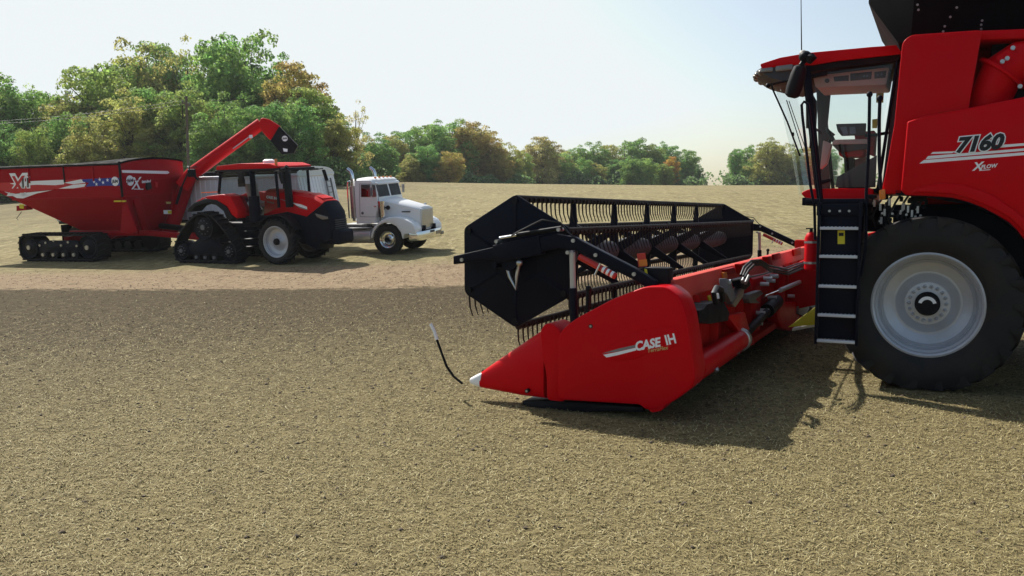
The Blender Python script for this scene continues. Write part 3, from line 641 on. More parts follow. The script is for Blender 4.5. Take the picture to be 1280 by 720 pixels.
for a in ang:
    x=rc[0]+RR*math.cos(R(a)); z=rc[1]+RR*math.sin(R(a))
    b=MB(); b.cyl((x,5.12,z),(x,-5.05,z),.024,10); b.box(x-.012,x+.012,-5.0,4.98,z-.045,z)
    bat=b.build('reel_bat','tine',hd)
    ya_=4.9
    for k in range(78): allt.append((bat,x,5.05-k*.129,z-.02,a))
vis_order={90:0,30:0,-90:0,-30:0,150:2,-150:1}
allt.sort(key=lambda q:(-q[2]+{90:0,30:1,-30:.5,-90:0,150:6,-150:2}[q[4]]*1.0))
for i,(bat,x,y,z,a) in enumerate(allt[:100]):
    if t0_ is None:
        t0_=tm.build('tine','tine',bat); off=OFF[bat.name]
        for v in t0_.data.vertices: v.co += Vector(off)
        t0_.location=(x-off[0],y-off[1],z-off[2])
    else: copy_child(t0_,bat,(x-off[0],y-off[1],z-off[2]))
b=MB()
for (bat,x,y,z,a) in allt[100:]:
    b.tube([(x,y-.028,z-.005),(x,y+.028,z-.005)],.034,6); b.tube([(x,y,z+.02),(x+.012,y,z-.06),(x+.005,y,z-.16),(x-.03,y,z-.26)],[.015,.011,.009,.006],5)
tag(b.build('tines','tine',hd),kind='stuff')
# reel arms
def reel_arm(y,near):
    b=MB()
    P_=[(4.74,1.492),(4.1,1.60),(3.55,1.71),(3.35,1.69),(2.72,1.40),(2.5,1.28)]
    hs=[.09,.15,.15,.13,.12,.12]
    rings=[]
    for i,(x,z) in enumerate(P_):
        rings.append([(x,y-.05,z-hs[i]/2),(x,y+.05,z-hs[i]/2),(x,y+.05,z+hs[i]/2),(x,y-.05,z+hs[i]/2)])
    b.loft(rings); b.box(3.5,4.2,y-.06,y+.06,1.56,1.70) if False else None
    ar=b.build('reel_arm','black',hd,bevel=.01)
    m=MB(); m.beam((4.25,y,1.565),(3.72,y,1.67),.125,.19); m.build('arm_sleeve','black',ar,bevel=.008)
    m=MB(); m.tube([(4.2,y+.02,1.735),(3.85,y+.02,1.79)],.016,10); m.build('cylinder_rod','chrome',ar)
    m=MB(); m.tube([(4.0,y+.02,1.77),(3.50,y+.02,1.845)],.026,10,); m.build('reel_cylinder','black2',ar)
    m=MB(); m.tube([(4.05,y+.05,1.76),(3.98,y+.06,1.80),(3.7,y+.06,1.93),(3.5,y+.05,1.90),(3.4,y+.04,1.78),(3.1,y+.02,1.62)],.009,6); m.build('hose','ink',ar)
    for (x,z) in ((4.63,1.50),(4.22,1.70),(3.52,1.83),(3.36,1.72),(3.12,1.58),(3.42,1.60),(2.72,1.40)):
        q=MB(); q.cyl((x,y-.05,z),(x,y+.068,z),.020,10); q.build('bolt','steel',ar)
    m=MB(); pp=[(4.132, 1.46), (4.094, 1.334), (4.02, 1.209), (4.011, 1.336), (3.983, 1.48)]; m.tube([(x,y+.0,z) for x,z in pp],.020,8); m.ball((pp[-1][0],y,pp[-1][1]),.04,10); m.build('link_rod','beige' if False else 'steel',ar)
    m=MB(); x,z=[(4.254, 1.449)][0]; m.cyl((x,y-.1,z),(x,y+.05,z),.035,12); m.cyl((rc[0],y-.25,rc[1]),(rc[0],y+.03,rc[1]),.09,16); m.build('reel_bearing','black',ar)
    # support tube, red white safety strut
    m=MB(); m.tube([(3.38,y+.03,1.60),(3.37,y+.03,1.24)],.030,12); lr=m.build('lift_rod','beige',ar)
    m=MB(); m.tube([(3.37,y+.03,1.24),(3.35,y+.03,.80)],.042,12); m.build('lift_cylinder','black',ar)
    m=MB(); m.tube([(3.20,y+.035,1.24),(3.21,y+.035,1.0)],.022,10); m.ball((3.20,y+.035,1.24),.035,8); m.build('guide_rod','black2',ar)
    m=MB(); m.tube([(3.30,y+.04,1.56),(3.05,y+.04,1.44)],.032,10); sr=m.build('safety_strut','reflector',ar)
    for k in range(3):
        p=Vector((3.05-.045*k,y+.04,1.44-.022*k)); m=MB(); m.tube([p,p+Vector((-.024,0,-.0115))],.034,10); m.build('strut_band','decal',sr)
        m=MB(); m.tube([p+Vector((-.024,0,-.0115)),p+Vector((-.045,0,-.022))],.033,10); m.build('strut_band','reflector',sr)
    m=MB(); m.tube([(3.06,y+.08,1.50),(3.12,y+.08,1.38)],.010,6); m.build('clip','steel',ar)
    return ar
reel_arm(5.28,True); reel_arm(-5.25,False)
m=MB(); m.box(2.42,2.66,4.98,5.16,1.24,1.46); m.build('arm_pivot','black2',hd,bevel=.02)
m=MB(); m.prism([(2.743, 1.595), (2.66, 1.605), (2.642, 1.47), (2.724, 1.46)],5.16,5.18); rfl=m.build('warning_board','reflector',hd)
m=MB(); m.prism([(2.722, 1.532), (2.64, 1.542), (2.631, 1.479), (2.713, 1.469)],5.178,5.184); m.build('amber_reflector','amber',rfl)
m=MB(); m.prism(rnd([(2.768, 1.436), (2.653, 1.463), (2.618, 1.321), (2.733, 1.278)],.02),5.1,5.22); lb=m.build('lamp_box','black2',hd,bevel=.012)
m=MB(); m.prism([(2.651, 1.449), (2.627, 1.442), (2.609, 1.347), (2.634, 1.354)],5.21,5.225); m.build('lamp_lens','yellow',lb)
m=MB(); m.box(2.42,2.66,-5.3,-5.1,1.2,1.46); m.build('arm_pivot','redmatt',hd,bevel=.02)

# ================================================================== TRACTOR (near side is y negative)
tr=root('tractor','red row crop tractor with black nose, silver front wheels and triangular rear tracks','tractor',FK,(-1.2,0,0))
def pz(nm,pts,y0,y1,mat,par,bev=.01,r=0,label=None,seg=2):
    m=MB(); m.prism(rnd(pts,r) if r else pts,y0,y1); return m.build(nm,mat,par,bevel=bev,label=label,seg=seg)
b=MB(); b.box(-3.4,1.9,-.30,.30,.62,1.35); b.box(-1.6,.2,-.55,.55,.75,1.45); b.beam((0,-.9,.76),(0,.9,.76),.22,.24); b.beam((-2.95,-.8,1.15),(-2.95,.8,1.15),.4,.4)
b.box(-3.7,-3.2,-.35,.35,.55,.8)
b.build('chassis','black',tr,bevel=.03)
# hood
top=[(-0.818, 2.417), (0.249, 2.335), (1.225, 2.16)]+[(1.60,1.99)]
b=MB(); side=[top[0],top[1],top[2],top[3]]+[(0.915, 1.573), (0.088, 1.741), (-0.954, 1.594)]
rings=[]
for s in (-.47,-.44,-.36,-.2,.2,.36,.44,.47):
    k=(abs(s)/.47); up=.10*(1-k**4)
    rings.append([(x+(.0),s,z+(up if i<4 else 0)) for i,(x,z) in enumerate(side)])
b.loft(rings); hood=b.build('hood','red',tr,sharp=50)
nose_=[(1.60,1.98),(1.80,1.70),(1.86,1.2),(1.84,.82),(1.55,.74)]+[(1.27, 0.875), (0.915, 1.573)]
rings=[]
for s in (-.46,-.43,-.34,-.2,.2,.34,.43,.46):
    k=(abs(s)/.46); bul=.12*(1-k**3)
    rings.append([(x+(bul if i in (1,2,3) else bul*.2 if i==0 else 0),s,z+(.09*(1-k**4) if i==0 else 0)) for i,(x,z) in enumerate(nose_)])
b=MB(); b.loft(rings); nb=b.build('front_grille','black',hood,sharp=50)
q_=[(-0.936, 1.596), (0.105, 1.742), (0.932, 1.574), (1.441, 0.878), (1.247, 0.423), (0.439, 0.745), (0.059, 1.243), (-0.916, 1.241)]
pz('engine_bay','MM' if False else q_,-.42,.42,'black',tr,.02)
hl=[(1.30,1.68),(1.55,1.62),(1.80,1.56),(1.80,1.49),(1.6,1.47),(1.38,1.56)]
for s in (-1,1): pz('headlight',hl,-.52 if s<0 else .30,-.30 if s<0 else .52,'lamp',nb,.01)
m=MB(); x=nose_[2][0]+.14; 
for k in range(7): m.box(x-.06,x-.01,-.3,.3,1.0+k*.07,1.03+k*.07)
m.build('grille_slats','dkgrey',nb)
pz('front_weights',[(1.75,1.12),(2.12,1.12),(2.18,1.02),(2.18,.72),(2.1,.62),(1.75,.66)],-.38,.38,'black',tr,.04)
q0=[(-0.796, 2.216), (-0.294, 2.144)]
def rtext(s,p0,p1,h,y,mat,par,shear=.25,bold=0,ext=.0015,sx=1):
    return text(s,h/.70,mat,par,(p0[0],y,p0[1]),(p1[0]-p0[0],0,p1[1]-p0[1]),(0,0,1),shear,ext,bold,'lettering',sx)
rtext('CASE IH',q0[0],q0[1],.085,-.474,'decal',hood,.2,.006,.003,sx=1.05)
q0=[(-0.779, 2.057), (-0.436, 2.012)]
rtext('MAGNUM',q0[0],q0[1],.05,-.474,'stripegrey',hood,.2,.002,.003,sx=1.0)
pz('stripe_decal',[(-0.289, 2.194), (0.339, 2.071), (0.949, 1.861), (0.963, 1.787), (0.636, 1.863), (0.386, 2.005)],-.478,-.46,'stripegrey',hood,0)
pz('stripe_decal',[(0.357, 2.038), (0.699, 1.986), (0.952, 1.902), (0.956, 1.82), (0.538, 1.938)],-.481,-.47,'decal',hood,0)
m=MB(); m.box(1.0,1.6,-.3,.3,top[3][1]+.10,top[3][1]+.16) if False else m.prism(rnd([(.9,2.34),(1.5,2.17),(1.5,2.05),(.9,2.2)],.01),-.28,.28); m.build('hood_scoop','red',hood,bevel=.02)
# front wheels
for s in (-1,1):
    wheel(tr,(0,s*.86,.765),.77,.48,.52,22,s,rimmat='white' if False else 'silver',bolts=8,hub=.22,dish=.5,name='front_wheel',lug=.05)
    b=MB(); arc=[]
    for k in range(9):
        t=R(25+125*k/8); arc.append((.92*math.cos(t),.765+.92*math.sin(t)))
    arc2=[(x*.965,.765+(z-.765)*.965) for x,z in reversed(arc)]
    b.prism(arc+arc2,s*.62,s*1.05); b.build('front_fender','black2',tr,bevel=.01)
# cab
C_=lambda pts: pts
b=MB()
pts=dict(A=(.02,3.17),A2=(.05,1.9),B=(-1.02,3.2),B2=(-1.02,1.5),D=(-2.43,3.2),D2=(-2.60,2.42))
for s in (-.82,.82):
    P3=lambda k:(pts[k][0],s,pts[k][1])
    b.beam(P3('A'),P3('A2'),.07,.09,up=(0,1,0)); b.beam(P3('B'),P3('B2'),.07,.22,up=(0,1,0)); b.beam(P3('D'),P3('D2'),.07,.09,up=(0,1,0))
    b.beam(P3('D2'),(-1.6,s,1.8),.07,.10,up=(0,1,0)); b.beam(P3('A'),P3('D'),.08,.10)
    b.beam((-1.6,s,1.8),(-1.55,s,1.35),.07,.1,up=(0,1,0))
b.box(-1.6,.05,-.80,.80,1.25,1.62); b.beam((.02,-.8,3.17),(.02,.8,3.17),.08,.1); b.beam((-2.5,-.8,3.0),(-2.5,.8,3.0),.06,.1)
kc=b.build('cab_frame','black',tr,bevel=.015)
for s in (-1,1):
    pz('side_window',[(.0,3.15),(.03,1.9),(-.9,1.6),(-1.6,1.8),(-2.55,2.45),(-2.42,3.15)],s*.80,s*.81,'tractorglass',kc,0)
m=MB(); m.add([(.02,-.8,3.15),(.02,.8,3.15),(.06,.8,1.9),(.06,-.8,1.9)],[(0,1,2,3)]); m.build('windshield','glass',kc)
m=MB(); m.add([(-2.44,-.8,3.15),(-2.44,.8,3.15),(-2.6,.8,2.42),(-2.6,-.8,2.42)],[(0,1,2,3)]); m.build('rear_window','glass',kc)
rr_=pz('roof',rnd([(-2.60,3.22),(-2.55,3.36),(-1.5,3.42),(-.2,3.38),(.15,3.28),(.15,3.22)],.05),-.88,.88,'red',tr,.05,seg=3)
pz('roof_underside',[(-2.68,3.14),(-2.62,3.22),(.28,3.22),(.30,3.13)],-.90,.90,'black2',rr_,.02)
m=MB(); m.tube([(-.8,-.2,3.38),(-.8,-.2,3.48),(-.8,-.2,3.53)],[.2,.2,.12],16); m.build('satellite_receiver','decal',rr_)
m=MB(); m.tube([(.0,-.75,3.3),(.0,-.75,3.50),(.0,-.75,3.53)],[.05,.05,.03],12); m.build('beacon','amber',rr_)
for x in (.2,-2.6):
    for y in (-.7,-.45,.45,.7):
        m=MB(); m.box(x-.05,x+.08,y-.09,y+.09,3.10,3.21); m.build('work_lamp','dkgrey',rr_,bevel=.01)
m=MB(); m.prism(rnd([(-1.75,1.9),(-1.35,1.9),(-1.35,2.05),(-1.7,2.1),(-1.8,2.7),(-1.95,2.7)],.03),-.25,.25); m.build('seat','beige',kc,bevel=.03)
m=MB(); m.tube([(-.45,0,1.6),(-.7,0,2.35)],.04,8); m.tube([(-.7-.1*math.cos(t),.2*math.sin(t),2.37+.12*math.cos(t)) for t in [2*math.pi*k/16 for k in range(17)]],.018,6,caps=False); m.box(-.6,-.2,-.3,.3,1.6,2.15); m.build('steering_wheel','black2',kc)
m=MB(); m.prism(rnd([(-1.9,2.62),(-1.6,2.62),(-1.6,2.9),(-1.9,2.9)],.02),-.6,-.56); m.build('monitor','black2',kc)
# exhaust and mirrors
m=MB(); m.tube([(.28,-.55,1.9),(.26,-.55,3.0),(.22,-.55,3.18),(.30,-.55,3.26)],[.13,.13,.09,.07],16); m.build('exhaust_stack','black2',tr)
m=MB(); m.tube([(-1.0,-.85,1.45),(-1.0,-.85,2.3)],[.19,.18],16); m.build('air_cleaner','black',tr)
for s in (-1,1):
    m=MB(); m.tube([(-.05 if s<0 else .1,s*.85,3.1),(.45,s*1.15,3.14)],.02,6); m.prism(rnd([(.40,3.10),(.52,3.10),(.64,2.72),(.52,2.70)],.03),s*1.12,s*1.18); m.build('mirror','black2',tr,bevel=.01)
m=MB(); m.tube([(-1.1,-.85,3.15),(-1.35,-1.0,3.1)],.02,6); m.prism(rnd([(-1.48,3.12),(-1.25,3.12),(-1.22,2.74),(-1.45,2.74)],.04),-1.03,-.97); m.build('mirror','black2',tr,bevel=.01)
m=MB(); m.tube([(-3.45,-.8,2.45),(-2.65,-.82,2.47)],.018,6); m.build('lamp_arm','amber',tr)
# rear fenders
fo=[(-3.678, 1.834), (-3.597, 2.022), (-3.347, 2.165), (-2.75, 2.346), (-2.042, 2.404), (-1.684, 2.316), (-1.401, 1.864), (-1.465, 1.564)]
fi=[(-1.695, 1.698), (-1.84, 1.9), (-2.21, 2.104), (-2.771, 2.16), (-3.245, 2.045), (-3.561, 1.833)]
for s in (-1,1):
    a_,b_=(-1.28,-.62) if s<0 else (.62,1.28)
    f_=pz('rear_fender',fo[2:]+fi[:4],a_+.04 if s<0 else a_,b_ if s<0 else b_-.04,'red',tr,.03)
    lip=fi[0:1]+[(-1.695, 1.698), (-1.864, 1.984), (-2.311, 2.206), (-2.816, 2.262), (-3.353, 2.114), (-3.631, 1.937), (-3.714, 1.825), (-3.506, 1.807), (-3.251, 1.994), (-2.777, 2.109), (-2.33, 2.038), (-2.015, 1.834), (-1.878, 1.548), (-1.544, 1.547)][1:]
    pz('fender_lip',lip,a_,a_+.5 if s<0 else b_,'black2',f_,.01)
    m=MB(); m.cyl((fo[2][0]+.1,s*.95,fo[2][1]+.03),(fo[2][0]+.1,s*.95,fo[2][1]+.12),.05,10); m.build('tail_lamp','reflector',f_)
for k in range(4):
    m=MB(); m.box(-1.55+.05*k,-1.15+.03*k,-.95,-.6,.55+.27*k,.58+.27*k); m.build('step','black2',tr,bevel=.006)
m=MB(); m.prism([(-1.6,.5),(-1.1,.5),(-1.0,1.5),(-1.5,1.5)],-.62,-.56); m.box(-.9,-.1,-.75,-.4,.55,1.0); m.build('step_frame','black',tr,bevel=.02)
# tracks
def track(par,outline,y0,y1,wheels,rollers,lugs,mat='belt',hubm='dkgrey',plate=None,name='track'):
    out=rnd(outline,.42,8)
    P_=[Vector(p) for p in out]; n=len(P_)
    # resample evenly
    L_=[(P_[(i+1)%n]-P_[i]).length for i in range(n)]; tot=sum(L_); N=lugs*2; pts=[]
    for k in range(N):
        s=k*tot/N; i=0
        while s>L_[i]: s-=L_[i]; i+=1
        pts.append(P_[i].lerp(P_[(i+1)%n],s/L_[i]))
    area=sum(pts[i].x*pts[(i+1)%N].y-pts[(i+1)%N].x*pts[i].y for i in range(N)); sg=1 if area>0 else -1
    nr=[]
    for i in range(N):
        t=(pts[(i+1)%N]-pts[i-1]).normalized(); nr.append(Vector((t.y,-t.x))*sg)
    b=MB(); rings=[]
    for i in range(N):
        o=pts[i]-nr[i]*.035; q=pts[i]-nr[i]*.085
        rings.append([(o.x,y0,o.y),(o.x,y1,o.y),(q.x,y1,q.y),(q.x,y0,q.y)])
    b.loft(rings+[rings[0]],caps=False)
    for i in range(0,N,2):
        p=pts[i];t=Vector((-nr[i].y,nr[i].x))
        for (ya,yb,d) in ((y0,(y0+y1)/2,.04),((y0+y1)/2,y1,-.04)):
            c=p-nr[i]*.02
            b.beam((c.x-t.x*d,ya,c.y-t.y*d),(c.x+t.x*d,yb,c.y+t.y*d),.055,.07,up=(nr[i].x,0,nr[i].y))
    o=b.build(name,mat,par,sharp=30)
    ym=(y0+y1)/2; near=y0 if abs(y0)>abs(y1) else y1; sd=-1 if near<0 else 1
    for (x,z,r) in wheels:
        m=MB(); m.lathe([(r,near-sd*.04),(r*.94,near-sd*.02),(r*.9,near-sd*.05),(r*.72,near-sd*.10),(r*.5,near-sd*.05),(r*.3,near-sd*.02),(.001,near-sd*.01)],(x,0,z),28)
        m.lathe([(r,y0+.02),(r,y1-.02)],(x,0,z),28); m.lathe([(r,near-sd*(abs(y1-y0)-.04)),(.001,near-sd*(abs(y1-y0)-.04))],(x,0,z),28)
        w=m.build('idler_wheel','black2',o)
        q=MB(); q.cyl((x,near-sd*.04,z),(x,near+sd*.03,z),r*.2,12); q.build('hub_cap','steel' if hubm=='steel' else 'grey',w)
    for (x,z,r) in rollers:
        m=MB(); m.cyl((x,y0+.04,z),(x,y1-.04,z),r,18); w=m.build('roller','black2',o)
        q=MB(); q.cyl((x,near-sd*.05,z),(x,near+sd*.02,z),r*.35,10); q.build('hub_cap','steel' if hubm=='steel' else 'grey',w)
    if plate:
        m=MB(); m.prism(plate,near-sd*.14,near-sd*.05); m.build('track_frame','black',o,bevel=.02)
    return o
for s in (-1,1):
    y0,y1=(-1.33,-.80) if s<0 else (.80,1.33)
    track(tr,[(-4.55,.52),(-4.1,1.18),(-3.35,1.80),(-2.62,1.80),(-2.05,1.30),(-1.45,.52),(-1.55,.02),(-4.45,.02)],y0,y1,[(-2.98,1.27,.46),(-4.12,.44,.34),(-1.88,.44,.34)],[(-3.42,.22,.15),(-3.0,.22,.15),(-2.58,.22,.15)],34,
       plate=rnd([(-4.1,.45),(-3.1,.95),(-2.85,.95),(-1.9,.45),(-2.3,.30),(-3.7,.30)],.05),name='rear_track')
# hubs with bolt rings on the near track
for (x,z,r) in ((-4.12,.44,.16),(-1.88,.44,.16),(-2.98,1.27,.24)):
    for k in range(10):
        t=2*math.pi*k/10; m=MB(); m.cyl((x+r*math.cos(t),-1.30,z+r*math.sin(t)),(x+r*math.cos(t),-1.335,z+r*math.sin(t)),.016,6); m.build('wheel_bolt','grey',tr)

# ================================================================== GRAIN CART
gc=root('grain_cart','dark red grain cart on rubber tracks with raised unloading auger and flag stripe','grain cart',FG,(0,0,0))
W_=1.7
def gring(x0,x1,w,z,zl=None): return [(x0,-w,z if zl is None else zl),(x1,-w,z),(x1,w,z),(x0,w,z if zl is None else zl)]
b=MB()
rim=gring(-3.7,3.05,W_,3.57); k1=gring(-3.75,3.05,W_,2.95,3.0); k2=gring(-2.3,3.0,W_-.05,2.36,2.36); bt=gring(.05,2.75,.75,1.06)
k2=[(-2.3,-1.65,2.36),(3.05,-1.65,2.36),(2.95,.95,2.36),(-2.3,1.65,2.36)]
b.loft([rim,k1,gring(-2.3,3.05,W_-.02,2.38,2.38),bt],caps=False); b.add(bt,[(0,1,2,3)])
b.loft([gring(-3.66,3.01,W_-.04,3.57),gring(-3.6,3.0,W_-.04,3.2)],caps=False)
hop=b.build('hopper','cartred',gc,sharp=15)
b=MB()
for y in (-W_,W_): b.beam((-3.75,y,3.57),(3.05,y,3.57),.09,.08)
b.beam((-3.72,-W_,3.57),(-3.72,W_,3.57),.09,.08)
b.box(3.0,3.08,-W_-.03,-W_+.03,2.36,3.66); b.box(.38,.44,-W_-.03,-W_+.01,2.95,3.55)
b.build('rim','black2',hop,bevel=.01)
for x in (-2.9,-1.3,1.8):
    m=MB(); m.box(x-.03,x+.03,-W_-.035,-W_-.005,2.97,3.53); m.build('side_rib','cartred',hop,bevel=.006)
m=MB(); m.beam((-2.3,-W_+.02,2.36),(3.0,-W_+.02,2.36),.05,.07); m.build('edge_ridge','cartred',hop,bevel=.01)
m=MB(); m.beam((3.06,-W_,2.36),(3.06,W_,2.36),.05,.06); m.beam((3.06,-W_,2.95),(3.06,W_,2.95),.03,.03); m.build('edge_ridge','cartred',hop,bevel=.01)
# arched front board with black roll cover
arc=[(-W_+2*W_*k/16, 3.57+.13*math.sin(math.pi*k/16)**.8) for k in range(17)]
m=MB(); m.prism([(-W_,3.50)]+arc+[(W_,3.50)],3.01,3.06,ax='x'); m.build('front_board','cartred',hop)
b=MB(); rings=[]
for (x,s_) in ((3.09,.02),(3.0,.10),(2.2,.13),(0,.10),(-3.72,.06)): rings.append([(x,y,3.60+(z-3.57)*(1.2 if x>2 else .25)+.02) for y,z in arc])
rings2=[[(x,y,z-.06) for x,y,z in r_] for r_ in rings]
b.loft([r_+list(reversed(r2)) for r_,r2 in zip(rings,rings2)]); b.build('roll_cover','tarp',gc)
# front lower wall legs and gussets
b=MB(); b.prism([(3.0,2.34),(3.06,2.34),(3.5,1.1),(3.2,1.0),(2.7,1.06)],-1.62,-1.55); b.beam((3.0,-1.6,2.3),(2.9,-.85,1.0),.1,.3); b.beam((3.02,-1.0,2.3),(3.0,-.6,1.05),.1,.4)
b.build('gusset','cartred',gc,bevel=.01)
b=MB(); b.beam((3.1,1.25,2.4),(3.25,.55,.95),.10,.55,up=(0,1,0)); b.build('front_leg','cartred',gc,bevel=.02)
b=MB(); b.box(-.4,3.4,-.95,-.75,.88,1.08); b.box(-.4,3.4,.75,.95,.88,1.08); b.beam((3.3,-.85,.98),(5.6,-.70,.78),.16,.2); b.beam((3.3,.85,.98),(5.4,-.6,.78),.16,.2); b.beam((0,-1.5,.75),(0,1.5,.75),.3,.3)
b.beam((1.1,-.9,.6),(2.0,-.85,1.0),.09,.09); b.beam((5.3,-.68,.78),(6.1,-.74,.68),.22,.12)
b.build('frame','cartred',gc,bevel=.01)
m=MB(); m.tube([(3.0,.2,1.15),(5.8,-.6,1.02)],.11,12); m.build('drive_line','black2',gc)
au_=MB(); au_.tube([(3.1,.5,.8),(3.42,1.55,2.95)],.28,20); ag=au_.build('lower_auger','cartred',gc)
XF=FG.inverted()@FA
m=MB(); m.tube([(-.05,0,2.60),(.351,0,3.087),(3.12,0,4.93)],[.30,.26,.235],24); ua=m.build('unloading_auger','red',gc)
p=Vector((.40,0,3.12)); d=Vector((2.83,0,1.84)).normalized()
m=MB(); m.cyl(p-d*.03,p+d*.03,.33,20); m.build('hinge_flange','black2',ua,bevel=.01)
m=MB(); m.box(p.x-.15,p.x+.15,-.36,-.26,p.z-.15,p.z+.15); m.build('hinge','black2',ua,bevel=.02)
hp=[(3.02,4.88),(3.16,5.16),(3.47,5.08),(3.86,4.80),(3.80,4.30),(3.42,4.28),(3.20,4.55)]
pz('auger_elbow',hp,-.25,.25,'red',ua,.05,.08)
sp2=[(3.82,4.80),(4.48,4.03),(4.30,3.74),(3.845,3.70),(3.45,4.25)]
sp3=pz('spout',sp2,-.29,.29,'black2',ua,.03,.03)
cx,cz=4.0,4.32
m=MB(); m.cyl((cx,-.292,cz),(cx,-.302,cz),.11,20); m.build('round_decal','decal',sp3)
m=MB(); m.prism([(3.9,3.95),(4.08,3.91),(4.06,3.80),(3.92,3.82)],-.302,-.292); m.build('lamp','decal',sp3)
text('J&M',.10,'ink',sp3,(cx-.085,-.304,cz-.03),(1,0,0),(0,0,1),0,.001,.003)
m=MB(); m.tube([(2.0,-.24,4.0),(2.75,-.24,4.5)],.02,6); m.build('auger_stay','steel',ua)
m=MB(); m.box(2.65,2.78,-.28,-.2,4.38,4.50); m.build('work_lamp','decal',ua)
m=MB(); m.prism([(1.55,4.05),(1.62,4.2),(1.78,4.25),(1.75,4.10)],-.05,.05); m.build('auger_lug','red',ua)
m=MB(); m.tube([(.25,-.38,3.1),(.0,-.42,2.6)],.03,8); m.tube([(.0,-.42,2.6),(-.25,-.45,1.95)],.055,8); m.build('fold_cylinder','black2',ua)
m=MB(); m.tube([(.2,-.3,3.0),(.35,-.33,3.35),(.6,-.28,3.35)],.02,6); m.build('hose','ink',ua)
XF=None
# decals
def gp(pts,mat,d=.004,par=hop,nm='flag_decal'):
    m=MB(); m.prism(pts,-W_-.002-d,-W_+.01); return m.build(nm,mat,par)
for pts,mt,d in (
 ([(-2.82, 3.02), (-0.057, 3.047), (-0.099, 2.746), (-2.112, 2.743), (-2.864, 2.739)],'logored',.002),
 ([(-2.325, 2.981), (-1.449, 3.044), (-0.056, 3.056), (0.419, 3.054), (0.361, 2.891), (-0.083, 2.865), (-0.981, 2.904), (-1.472, 2.887), (-2.083, 2.929)],'decal',.004),
 ([(-0.057, 3.047), (1.3, 3.068), (1.392, 2.715), (-0.103, 2.719)],'logored',.003),
 ([(0.369, 2.946), (1.182, 3.053), (1.408, 3.012), (1.373, 2.922), (0.808, 2.881)],'decal',.005),
 ([(0.078, 2.734), (0.805, 2.863), (1.415, 2.885), (1.319, 2.779), (0.787, 2.728)],'decal',.005),
 ([(1.24, 3.052), (2.788, 3.076), (2.989, 3.062), (2.976, 2.779), (2.186, 2.796), (1.377, 2.778), (1.57, 2.918), (1.285, 2.961)],'blue',.006),
 ):
    gp(pts,mt,d)
for (x,z) in [(1.805, 2.957), (2.223, 2.912), (2.439, 2.996), (1.907, 2.856), (2.077, 3.022)]:
    st=[]
    for k in range(10):
        r_=.075 if k%2==0 else .03; t=math.pi/2+math.pi*k/5; st.append((x+r_*math.cos(t),z+r_*math.sin(t)))
    gp(st,'decal',.009,hop,'star')
# lower white swoosh lies on the sloping wall
m=MB(); A_=[(-2.633, 2.678), (-2.148, 2.575), (-1.523, 2.618), (-0.238, 2.685), (-1.04, 2.572), (-1.741, 2.399), (-2.047, 2.423)]; m.prism(A_,-W_-.012,-W_+.10); m.build('flag_decal','decal',hop)
m=MB(); A_=[(-2.875, 2.739), (-2.63, 2.697), (-2.146, 2.593), (-1.52, 2.637), (-0.115, 2.71), (-0.11, 2.746), (-2.865, 2.805)]; m.prism(A_,-W_-.014,-W_+.10); m.build('flag_decal','logored',hop)
def disc_decal(x,z,r,s,sz,par):
    m=MB(); m.cyl((x,-W_-.002,z),(x,-W_-.012,z),r,20); o=m.build('round_decal','decal',par)
    text(s,sz,'ink',o,(x-sz*.85,-W_-.014,z-sz*.33),(1,0,0),(0,0,1),0,.001,.004)
(x1_,z1_),(x2_,z2_)=[(2.781, 2.943), (3.465, 2.953)]
disc_decal(x1_,z1_,.17,'J&M',.17,hop)
# decals on the front board
FX=3.064
def fp(pts,mat,d=.006):
    m=MB(); m.prism(pts,3.04,FX+d,ax='x'); return m.build('front_decal',mat,hop)
fp([(-1.619, 3.34), (0.785, 3.232), (0.874, 3.172), (0.77, 3.119), (-1.608, 3.243)],'decal')
(y2_,z2_)=[(-1.267, 2.945)][0]
m=MB(); m.cyl((FX,y2_,z2_),(FX+.008,y2_,z2_),.19,20); o_=m.build('round_decal','decal',hop); text('J&M',.19,'ink',o_,(FX+.010,y2_-.16,z2_-.06),(0,1,0),(0,0,1),0,.001,.004)
def gt(s,px_,h,mat,sh=.2,bold=.01,dep=.012):
    return text(s,h/.7,mat,hop,(px_[0],-W_-dep,px_[1]),(1,0,0),(0,0,1),sh,.002,bold)
x_,z_=[(-2.304, 2.635)][0]
gt('X',(x_-.05,z_-.05),.72,'decal',.25,.08,.010); gt('X',(x_,z_+.0),.62,'logored',.25,.02,.016)
gt('11',(x_+.52,z_+.18),.36,'decal',.1,.07,.010); gt('11',(x_+.53,z_+.19),.34,'ink',.1,.015,.016)
gp([(-1.68, 2.975), (-1.482, 2.989), (-1.513, 2.86), (-1.712, 2.846)],'decal',.012)
y_,z_=[(-1.234, 2.63)][0]
text('X',.62,'decal',hop,(FX+.006,y_,z_),(0,1,0),(0,0,1),.3,.002,.006); text('tended',.17,'decal',hop,(FX+.006,y_+.55,z_+.20),(0,1,0),(0,0,1),.25,.002,.004)
fp([(-1.095, 2.641), (-0.617, 2.609), (-0.633, 2.582), (-1.111, 2.615)],'decal')
fp([(-0.433, 2.829), (-0.249, 2.84), (-0.227, 2.609), (-0.443, 2.555), (-0.506, 2.668)],'ink',.06)
fp([(0.043, 2.847), (0.173, 2.822), (0.149, 2.637), (0.04, 2.624)],'logored',.01)
for pts in ([(2.647, 2.248), (3.154, 2.24), (3.136, 2.187), (2.64, 2.195)],):
    m=MB(); m.prism(pts,-W_-.02,-W_+.06); m.build('reflector_tape','yellow',hop)
